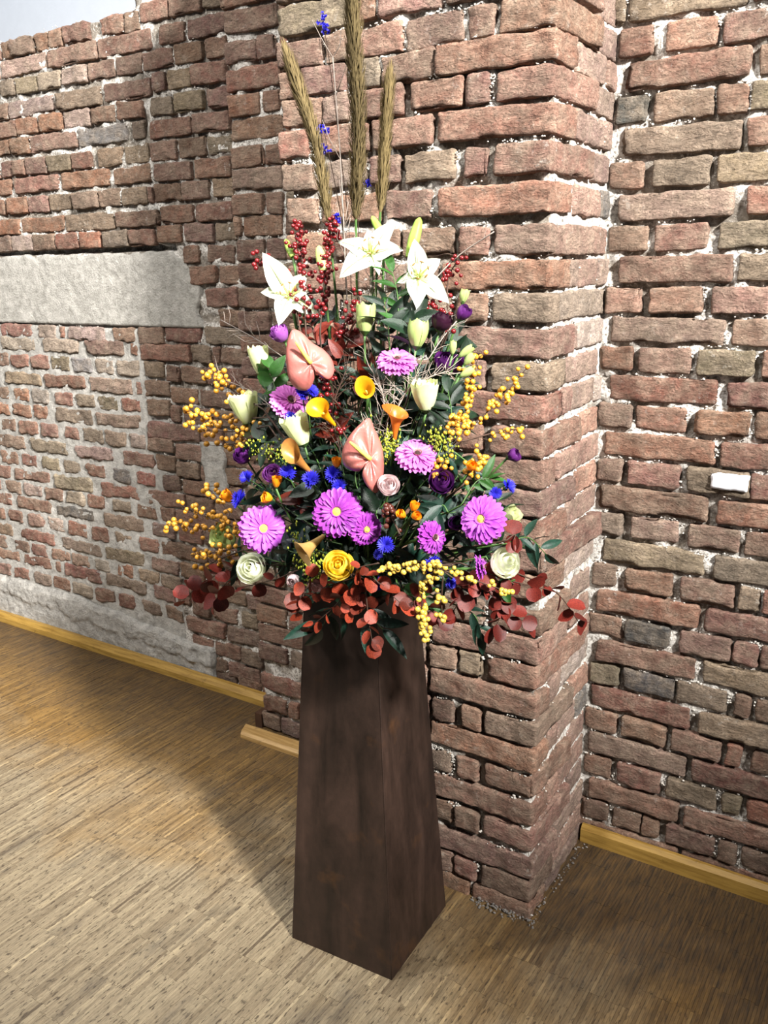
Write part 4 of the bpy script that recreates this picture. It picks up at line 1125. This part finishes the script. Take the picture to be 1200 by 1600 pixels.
AL, AR_, PB, RB = 'amber berry branches on the left', 'amber berry branches on the right', 'pale yellow berry branches', 'dark red berry sprigs'
for pts, n, lb in (([(412, 640), (366, 612), (346, 596), (330, 576)], 30, 'amber berry branch at the upper left rising above the open cream lisianthus'), ([(420, 652), (350, 655), (290, 645)], 28, 'amber berry branch reaching far left beside the open cream lisianthus'),
    ([(420, 665), (370, 674), (303, 671)], 26, 'amber berry branch just below the one beside the open cream lisianthus'), ([(395, 690), (362, 694), (338, 697)], 12, 'short amber berry branch over the grey cement patch'),
    ([(400, 832), (340, 815), (282, 789)], 28, 'amber berry branch at the lower left rising towards the bricks'), ([(395, 840), (330, 828), (262, 818)], 26, 'amber berry branch reaching farthest left at the lower left'),
    ([(390, 850), (340, 862), (296, 868)], 18, 'amber berry branch dipping left beside the lower left cream rose'), ([(378, 860), (336, 877), (316, 890)], 16, 'lowest amber berry branch above the left red leaves'),
    ([(375, 822), (350, 790), (323, 760)], 14, 'amber berry branch rising past the orange blossom on the left edge')):
    berry_branch(pts, n, M_YBERRY, lb, AL, 10)
for pts, n, lb in (([(712, 690), (728, 640), (747, 558)], 42, 'upright amber berry branch at the right side of the bouquet'), ([(705, 690), (760, 645), (812, 588)], 36, 'amber berry branch slanting up to the right before the bricks'),
    ([(720, 690), (790, 672), (812, 672)], 13, 'amber berry branch pointing straight right before the bricks'), ([(698, 692), (706, 672), (712, 652)], 14, 'short amber berry cluster at the foot of the upright right branch'),
    ([(682, 760), (690, 735), (694, 716)], 16, 'amber berry cluster above the plum lisianthus'), ([(722, 760), (742, 730), (758, 712)], 26, 'amber berry cluster around an orange bud on the right')):
    berry_branch(pts, n, M_YBERRY, lb, AR_, 9)
for pts, n, lb in (([(705, 882), (640, 886), (596, 886)], 40, 'pale yellow berry branch lying across above the pedestal'), ([(690, 885), (662, 915), (660, 955), (667, 1001)], 52, 'pale yellow berry branch hanging down over the pedestal'),
    ([(672, 886), (722, 900), (795, 925)], 18, 'pale yellow berry branch pointing right over the red leaves'), ([(692, 900), (690, 940), (692, 976)], 12, 'thin pale yellow berry branch hanging beside the long hanging one')):
    berry_branch(pts, n, M_PBERRY, lb, PB, 6, off=-.06)
for pts, n, lb in (([(470, 520), (452, 440), (402, 398)], 48, 'dark red berry sprig leaning left behind the left lily'), ([(478, 520), (474, 420), (462, 344)], 70, 'dark red berry sprig rising at the upper left to the left plume'), ([(500, 520), (508, 430), (522, 348)], 80, 'dense dark red berry sprig between the left lily and the topmost lily'),
    ([(520, 540), (545, 500), (558, 462)], 24, 'dark red berry sprig behind the middle pale green bud'), ([(695, 525), (688, 495), (670, 476)], 46, 'dense dark red berry cluster below the right lily'), ([(700, 520), (700, 440), (716, 404)], 24, 'thin dark red berry sprig rising right of the right lily'),
    ([(535, 640), (505, 600), (524, 576)], 26, 'dark red berries in the shade right of the upper anthurium'), ([(545, 690), (520, 650), (502, 622)], 14, 'few dark red berries beside the bright yellow calla')):
    berry_branch(pts, n, M_RBERRY, lb, RB, 10, d=7.5, off=.0)
berry_branch([(625, 835), (614, 812), (606, 795)], 16, M_BBERRY, 'brown berry cluster left of the three orange buds', RB, 9, d=9, off=-.03)

# ------------------------------------------------------------------ leaves
def leaf_mesh(kind):
    if kind == 'round':
        def f(u, v):
            s_ = v*2-1; w = .5*math.sqrt(max(0, 1-(2*u-1)**2))**.9; return (u, s_*w, .10*s_*s_*w*2-.12*(u-.3)**2+.0)
    elif kind == 'lance':
        def f(u, v):
            s_ = v*2-1; w = .155*math.sin(math.pi*u**.8)**.85; return (u, s_*w, .35*abs(s_)*w-.28*u*u)
    else:
        def f(u, v):
            s_ = v*2-1; w = .26*math.sin(math.pi*u**.7)**.8; return (u, s_*w, .3*abs(s_)*w-.2*u*u+.01*math.sin(u*14)*s_)
    return grid('leaf', f, 8, 4)
def branch(name, pts, nleaf, kind, size, mat, label, cat, group, off=0, stemm=M_TWIG, start=.2, flat=.5, pair=False, hub=True, droop=0):
    W = [pos(x, y, off) if len((x, y)) == 2 else x for x, y in pts]; pp = path(W, 8); o0 = pp[0]
    root = thing(name, label, cat, Matrix.Translation(o0), group)
    full = pp
    if hub:
        end = HUB+Vector((R.uniform(-.06, .06), R.uniform(-.05, .06), R.uniform(-.04, .02))); full = [end, end.lerp(pp[0], .55)]+pp
    k = len(full)
    obj('stem', tube('stem', [p-o0 for p in full], [.0018-.0011*i/k for i in range(k)], 5), stemm, root)
    me = cached('leaf_'+kind+mat.name, lambda: leaf_mesh(kind))
    for i in range(nleaf):
        t = start+(1-start)*((i//2*2 if pair else i)+.9)/nleaf; t = min(1, t); q = pp[min(len(pp)-2, int(t*(len(pp)-1)))]
        tg = (pp[min(len(pp)-1, int(t*(len(pp)-1))+1)]-pp[max(0, int(t*(len(pp)-1))-2)]).normalized()
        sd = 1 if i % 2 else -1
        across = tg.cross(CAMB).normalized()
        d = (across*sd*R.uniform(.5, 1.1)+tg*R.uniform(.3, .9)+CAMB*R.uniform(-.3, .6)+Vector((0, 0, -droop))).normalized()
        if i == nleaf-1: d = tg
        nrm = (CAMB*flat+Vector((R.uniform(-.7, .7), R.uniform(-.5, .5), R.uniform(-.2, .9)))).normalized()
        y = nrm.cross(d)
        if y.length < 1e-3: continue
        y.normalize(); z = d.cross(y); L_ = size*ppm(q)*R.uniform(.7, 1.2); mx = Matrix.Identity(4)
        for r_ in range(3): mx[r_][0], mx[r_][1], mx[r_][2], mx[r_][3] = d[r_]*L_, y[r_]*L_, z[r_]*L_, (q-o0)[r_]
        obj('leaf', me, mat, root, mx=mx)
    return root
EUC = 'rust red eucalyptus sprays'
for pts, n, lb in (([(560, 900), (505, 920), (460, 946)], 13, 'rust red eucalyptus spray spreading left over the pedestal top'), ([(560, 905), (520, 950), (478, 985)], 13, 'rust red eucalyptus spray hanging over the left pedestal edge'),
    ([(570, 905), (575, 960), (583, 1012)], 12, 'rust red eucalyptus spray hanging lowest down the pedestal front'), ([(580, 900), (612, 930), (630, 946)], 10, 'rust red eucalyptus spray under the pale yellow berries'),
    ([(545, 892), (560, 925), (540, 960)], 14, 'rust red eucalyptus spray right under the yellow rose'), ([(540, 890), (485, 905), (462, 965)], 11, 'rust red eucalyptus spray left of the yellow rose'),
    ([(590, 880), (560, 890), (600, 915)], 12, 'rust red eucalyptus spray in the shade right of the yellow rose')):
    branch('eucalyptus_spray', pts, max(5, n-4), 'round', 23, M_RUSTLEAF, lb, 'eucalyptus', EUC, off=-.06, droop=.3, flat=.15)
for pts, n, lb in (([(690, 890), (722, 920), (704, 965)], 12, 'dark red eucalyptus spray right of the hanging yellow berries'), ([(700, 890), (765, 925), (832, 988)], 15, 'red eucalyptus spray reaching down right to the brick corner'),
    ([(720, 880), (790, 905), (858, 922)], 13, 'red eucalyptus spray under the lower right cream rose'), ([(800, 892), (868, 925), (908, 978)], 11, 'red eucalyptus spray trailing farthest right past the pier corner'),
    ([(690, 890), (655, 930), (690, 968)], 10, 'dark red eucalyptus spray behind the hanging yellow berries'), ([(755, 900), (785, 945), (772, 985)], 11, 'red eucalyptus spray hanging behind the pedestal on the right'),
    ([(400, 880), (345, 895), (300, 925)], 13, 'red eucalyptus spray at the lower left below the amber berries'), ([(392, 880), (350, 915), (332, 952)], 10, 'red eucalyptus spray hanging at the lower left'), ([(400, 880), (325, 905), (280, 944)], 10, 'red eucalyptus spray trailing farthest left'),
    ([(455, 895), (430, 905), (378, 918)], 7, 'few dark red eucalyptus leaves right of the lower left spray'), ([(790, 845), (805, 835), (800, 850)], 4, 'few red eucalyptus leaves right of the right violet gerbera')):
    branch('eucalyptus_spray', pts, max(4, n-3), 'round', 25, M_REDLEAF, lb, 'eucalyptus', EUC, off=-.03, droop=.25, flat=.2)
for pts, n, lb in (([(515, 600), (500, 552), (482, 498)], 11, 'mahogany leaf sprig standing behind the upper anthurium'), ([(560, 640), (575, 600), (592, 566)], 9, 'mahogany leaf sprig around the middle yellow calla'), ([(520, 590), (535, 555), (548, 520)], 9, 'mahogany leaf sprig in the middle below the red berries'),
    ([(450, 800), (475, 790), (470, 775)], 8, 'mahogany leaves in the shade between the two violet gerberas'), ([(535, 700), (528, 680), (520, 660)], 6, 'mahogany leaves beside the lower anthurium')):
    branch('mahogany_sprig', pts, n, 'broad', 38, M_BROWNLEAF, lb, 'leaf sprig', 'mahogany leaf sprigs', off=.02)
# dark greenery filling the bouquet
GR = 'dark green filler stems inside the bouquet'
sil = [(470, 480, 735), (520, 450, 735), (560, 410, 730), (620, 385, 722), (680, 372, 735), (740, 368, 762), (800, 375, 812), (850, 372, 840), (900, 378, 835), (925, 450, 800)]
def inside(): 
    y = R.uniform(480, 925); return R.uniform(lerp(y, [s[0] for s in sil], [s[1] for s in sil]), lerp(y, [s[0] for s in sil], [s[2] for s in sil])), y
USED = set()
NEAR = [((620, 568), 'upper right pink gerbera'), ((452, 630), 'left light pink gerbera'), ((651, 715), 'right light pink gerbera'), ((410, 826), 'lower left violet gerbera'), ((527, 801), 'largest purple gerbera'), ((673, 840), 'small dark-eyed purple gerbera'), ((755, 812), 'right violet gerbera'),
        ((452, 460), 'left lily'), ((655, 430), 'right lily'), ((486, 568), 'upper anthurium'), ((579, 718), 'lower anthurium'), ((571, 608), 'middle yellow calla'), ((619, 648), 'orange calla'), ((462, 714), 'bronze calla'), ((406, 563), 'upper left cream bud'), ((384, 640), 'open cream lisianthus'),
        ((665, 619), 'right cream lisianthus'), ((395, 889), 'lower left cream rose'), ((788, 880), 'lower right cream rose'), ((571, 498), 'middle pale green bud'), ((653, 522), 'right pale green bud'), ((607, 759), 'small blush rose'), ((528, 884), 'yellow rose'), ((690, 753), 'plum lisianthus'),
        ((426, 741), 'lilac lisianthus'), ((640, 800), 'three orange buds'), ((720, 660), 'right amber berries'), ((665, 920), 'hanging yellow berries'), ((480, 860), 'drooping pale calla'), ((720, 910), 'lower right red leaves'), ((603, 852), 'blue cornflower below the purple gerberas')]
for i in range(118):
    x, y = inside(); kd = R.choice(('lance', 'broad', 'lance')); mt_ = R.choice((M_LEAF, M_LEAF, M_TEAL)); mx_, my_ = 575+(x-575)*.45, 890+(y-890)*.5
    for (nx_, ny), nn_ in sorted(NEAR, key=lambda q: math.dist(q[0], (x, y))):   # name it by the nearest flower not yet used so
        lb = ('slender' if kd == 'lance' else 'broad')+'-leaved '+('dark' if mt_ is M_LEAF else 'bluish')+' green filler stem ending '+('above' if ny-y > abs(x-nx_) else 'below' if y-ny > abs(x-nx_) else 'left of' if x < nx_ else 'right of')+' the '+nn_
        if lb not in USED: break
    USED.add(lb)
    branch('greenery_stem', [(mx_, my_), ((mx_+x)/2+R.uniform(-15, 15), (my_+y)/2+R.uniform(-15, 15)), (x, y)], 9, kd, R.uniform(30, 46), mt_, lb, 'greenery', GR, off=R.uniform(.015, .11), stemm=M_STEM, start=.25)
for pts, n, kind, sz, m_, lb in (([(440, 640), (428, 600), (420, 572)], 6, 'broad', 44, M_LEAF2, 'green leaves under the upper left cream bud'), ([(610, 560), (606, 500), (600, 470)], 8, 'lance', 46, M_LEAF, 'long green leaves rising below the topmost lily'), ([(620, 540), (622, 470), (612, 420)], 8, 'lance', 44, M_LEAF2, 'fresh green lily leaves below the topmost lily'),
    ([(640, 560), (640, 520), (650, 490)], 7, 'broad', 50, M_LEAF, 'broad dark leaves left of the right pale green bud'), ([(690, 700), (705, 650), (700, 610)], 9, 'lance', 50, M_LEAF, 'dark leaves standing along the right side above the amber berries'),
    ([(790, 850), (825, 840), (855, 868)], 9, 'lance', 42, M_TEAL, 'bluish green ruscus stem jutting right over the brick corner'), ([(560, 930), (520, 955), (500, 985)], 5, 'lance', 60, M_TEAL, 'bluish green leaves hanging over the pedestal at the left'), ([(560, 940), (575, 960), (600, 985)], 4, 'lance', 52, M_TEAL, 'bluish green leaves hanging over the pedestal front'),
    ([(620, 910), (636, 928), (662, 940)], 6, 'broad', 36, M_LEAF2, 'bright green leaves beside the hanging yellow berries'), ([(700, 940), (740, 960), (750, 990)], 6, 'lance', 44, M_TEAL, 'bluish green leaves hanging among the red leaves'), ([(400, 880), (375, 875), (330, 884)], 6, 'lance', 44, M_TEAL, 'bluish green leaves left of the lower left cream rose'),
    ([(430, 690), (410, 690), (392, 676)], 7, 'broad', 44, M_LEAF, 'dark round leaves below the open cream lisianthus'), ([(700, 800), (690, 790), (670, 820)], 8, 'lance', 48, M_TEAL, 'bluish ruscus leaves above the small purple gerbera'), ([(740, 730), (700, 700), (665, 690)], 6, 'broad', 34, M_LEAF, 'green leaves behind the right light pink gerbera'),
    ([(720, 790), (745, 752), (770, 748)], 8, 'lance', 36, M_LEAF2, 'fresh green leaves under the amber berries at the right'), ([(760, 870), (775, 905), (790, 915)], 5, 'broad', 30, M_LEAF2, 'fresh green leaves below the lower right cream rose')):
    branch('leafy_stem', pts, n, kind, sz, m_, lb, 'greenery', 'leafy stems at the edge of the bouquet', off=-.02, stemm=M_STEM)
def goldenrod(pts, label):
    W = [pos(x, y, -.03) for x, y in pts]; pp = path(W, 8); o0 = pp[0]
    root = thing('goldenrod', label, 'flower', Matrix.Translation(o0), 'golden green filler'); parts = []
    obj('stem', tube('stem', [p-o0 for p in [HUB, HUB.lerp(o0, .6)]+pp], .0012, 5), M_STEM, root)
    for i in range(130):
        q = R.choice(pp[3:]); c = q-o0+Vector((R.gauss(0, .014), R.gauss(0, .010), R.gauss(0, .012))); r_ = R.uniform(.0016, .0034)
        v = [c+Vector(d)*r_ for d in ((1, 0, 0), (-1, 0, 0), (0, 1, 0), (0, -1, 0), (0, 0, 1.4), (0, 0, -1.4))]
        parts.append((v, [(0, 2, 4), (2, 1, 4), (1, 3, 4), (3, 0, 4), (2, 0, 5), (1, 2, 5), (3, 1, 5), (0, 3, 5)]))
    o = obj('florets', mesh('florets', *join(parts)), M_GOLDROD, root); o['kind'] = 'stuff'
goldenrod([(500, 915), (480, 880), (462, 830)], 'golden green filler spray between the lower left gerbera and the yellow rose')
goldenrod([(510, 915), (495, 890), (490, 865)], 'golden green filler spray just left of the yellow rose')
goldenrod([(450, 730), (425, 705), (395, 700)], 'golden green filler spray above the lilac lisianthus')
goldenrod([(600, 720), (604, 700), (600, 680)], 'golden green filler spray right of the lower anthurium')
goldenrod([(680, 720), (690, 695), (680, 685)], 'golden green filler spray above the right light pink gerbera')

# ------------------------------------------------------------------ plumes, twigs
def plume(pts, wpx, label, n=900, seed=1):
    r = random.Random(seed); W = [at(x, y, PY-.02) for x, y in pts]; pp = path(W, 14); o0 = pp[0]
    root = thing('pampas_plume', label, 'plume', Matrix.Translation(o0), 'pampas plumes')
    obj('stem', tube('stem', [p-o0 for p in [HUB, HUB.lerp(o0, .6)]+pp], [.003]*2+[.0028-.0018*i/len(pp) for i in range(len(pp))], 6), M_STEM, root)
    V, F_ = [], []; k = len(pp)
    for i in range(n):
        t = r.random(); j = min(k-2, int(t*(k-1))); q = pp[j]; tg = (pp[j+1]-pp[j]).normalized()
        rad = wpx/2*ppm(q)*min(1, (1-t)*5+.25)*min(1, t*6+.5)*r.uniform(.35, 1.1); a = r.uniform(0, 6.283)
        x = tg.cross(Vector((0, 1, .1))).normalized(); y = tg.cross(x); od = x*math.cos(a)+y*math.sin(a)
        L_ = r.uniform(.02, .05); b = q-o0; m_ = b+od*rad*.75+tg*L_*.5; e = b+od*rad+tg*L_; sw = od.cross(tg)*r.uniform(.0006, .0015)
        o_ = len(V); V += [b-sw, b+sw, m_-sw*1.2, m_+sw*1.2, e]; F_ += [(o_, o_+1, o_+3, o_+2), (o_+2, o_+3, o_+4)]
    o = obj('plume', mesh('plume', V, F_), M_PLUME, root); o['kind'] = 'stuff'
plume([(556, 345), (560, 200), (553, 60), (549, -60)], 36, 'tallest straight tan plume in the middle reaching out of the top', 3600, 1)
plume([(514, 350), (495, 230), (470, 150), (450, 88)], 30, 'tan plume leaning left beside the tallest one', 2400, 2)
plume([(594, 335), (600, 250), (604, 180), (608, 125)], 26, 'short tan plume right of the tallest one', 1700, 3)
def twigs(pts, n, spread, label, mat=M_SILVER, seed=0, off=0, length=50, th=.0009):
    r = random.Random(seed); W = [pos(x, y, off) for x, y in pts]; pp = path(W, 8); o0 = pp[0]
    root = thing('twig_spray', label, 'twigs', Matrix.Translation(o0), 'fine bare twigs'); parts = []
    obj('main_twig', tube('main_twig', [p-o0 for p in [HUB, HUB.lerp(o0, .6)]+pp], .0014, 5), mat, root)
    for i in range(n):
        q = r.choice(pp)-o0; s = ppm(q+o0); a = r.uniform(-spread, spread); tg = (pp[-1]-pp[0]).normalized(); ac = tg.cross(CAMB).normalized()
        d = (tg*math.cos(a)+ac*math.sin(a)+CAMB*r.uniform(-.4, .4)).normalized(); L_ = r.uniform(.4, 1)*length*s
        m_ = q+d*L_*.5+Vector((r.gauss(0, .006), r.gauss(0, .006), r.gauss(0, .006))); e = q+d*L_+Vector((r.gauss(0, .008), 0, r.gauss(0, .008)))
        parts.append(tube_data([q, m_, e], [th, th*.8, th*.4], 4))
    obj('side_twigs', mesh('side_twigs', *join(parts)), mat, root)
twigs([(600, 700), (620, 640), (650, 590)], 45, 1.7, 'silvery fine twigs between the upper right gerbera and the orange calla', seed=1, off=-.03)
twigs([(590, 680), (600, 630), (590, 590)], 40, 1.9, 'silvery fine twigs right of the middle yellow calla', seed=2, off=-.03)
twigs([(530, 700), (520, 640), (540, 580)], 40, 1.5, 'dark reddish twigs left of the middle yellow calla', M_TWIG, seed=3)
twigs([(580, 600), (575, 500), (585, 400)], 40, 1.0, 'pale twigs rising behind the middle pale green bud', seed=4, off=.02, length=60)
twigs([(460, 570), (400, 530), (345, 500)], 18, .7, 'pale twigs reaching left before the brick wall above the cream bud', seed=5, length=60)
twigs([(430, 640), (390, 610), (340, 590)], 16, .8, 'pale twigs on the left behind the amber berries', seed=6, length=50)
twigs([(650, 470), (710, 405), (772, 362)], 3, .3, 'single thin pale twig pointing right before the pier', seed=7, length=30)
twigs([(670, 560), (690, 530), (715, 500)], 26, 1.0, 'silvery twigs left of the dark plum lisianthus', seed=8, length=45)
twigs([(540, 420), (532, 250), (520, 90)], 14, .5, 'thin grey twigs standing between the plumes', seed=9, off=.0, length=70)
twigs([(640, 610), (670, 590), (700, 580)], 26, 1.2, 'silvery twigs right of the upper light pink gerbera', seed=10, off=-.02, length=40)
def larkspur(pts, spots, label):
    W = [at(x, y, PY) for x, y in pts]; pp = path(W, 8); o0 = pp[0]
    root = thing('larkspur', label, 'flower', Matrix.Translation(o0), 'thin blue sprigs'); parts = []
    obj('stem', tube('stem', [p-o0 for p in [HUB, HUB.lerp(o0, .6)]+pp], .0009, 5), M_TWIG, root)
    for x, y in spots:
        for i in range(5):
            c = at(x+R.gauss(0, 3), y+R.gauss(0, 4), PY-.01); nn = 5
            for k in range(nn):
                v, f = grid_data(strap(.006, .0045, .001, .001, .2, 3, 2), 3, 2); v = rotz(v, 2*math.pi*k/nn, 0, .5)
                mx = frame(c-o0, camdir(R.gauss(0, .6), R.gauss(0, .6), 1)); parts.append(([mx @ Vector(q) for q in v], f))
    obj('florets', mesh('florets', *join(parts)), M_BLUE, root)
larkspur([(545, 350), (530, 220), (515, 100), (504, 28)], [(505, 28), (506, 40), (509, 46)], 'thin blue sprig rising highest left of the tallest plume')
larkspur([(535, 350), (522, 280), (505, 200)], [(498, 205), (506, 202), (507, 234), (512, 236)], 'thin blue sprig beside the left leaning plume')
larkspur([(560, 350), (565, 310), (572, 288)], [(572, 288), (524, 338), (528, 342)], 'short blue sprig at the foot of the plumes')
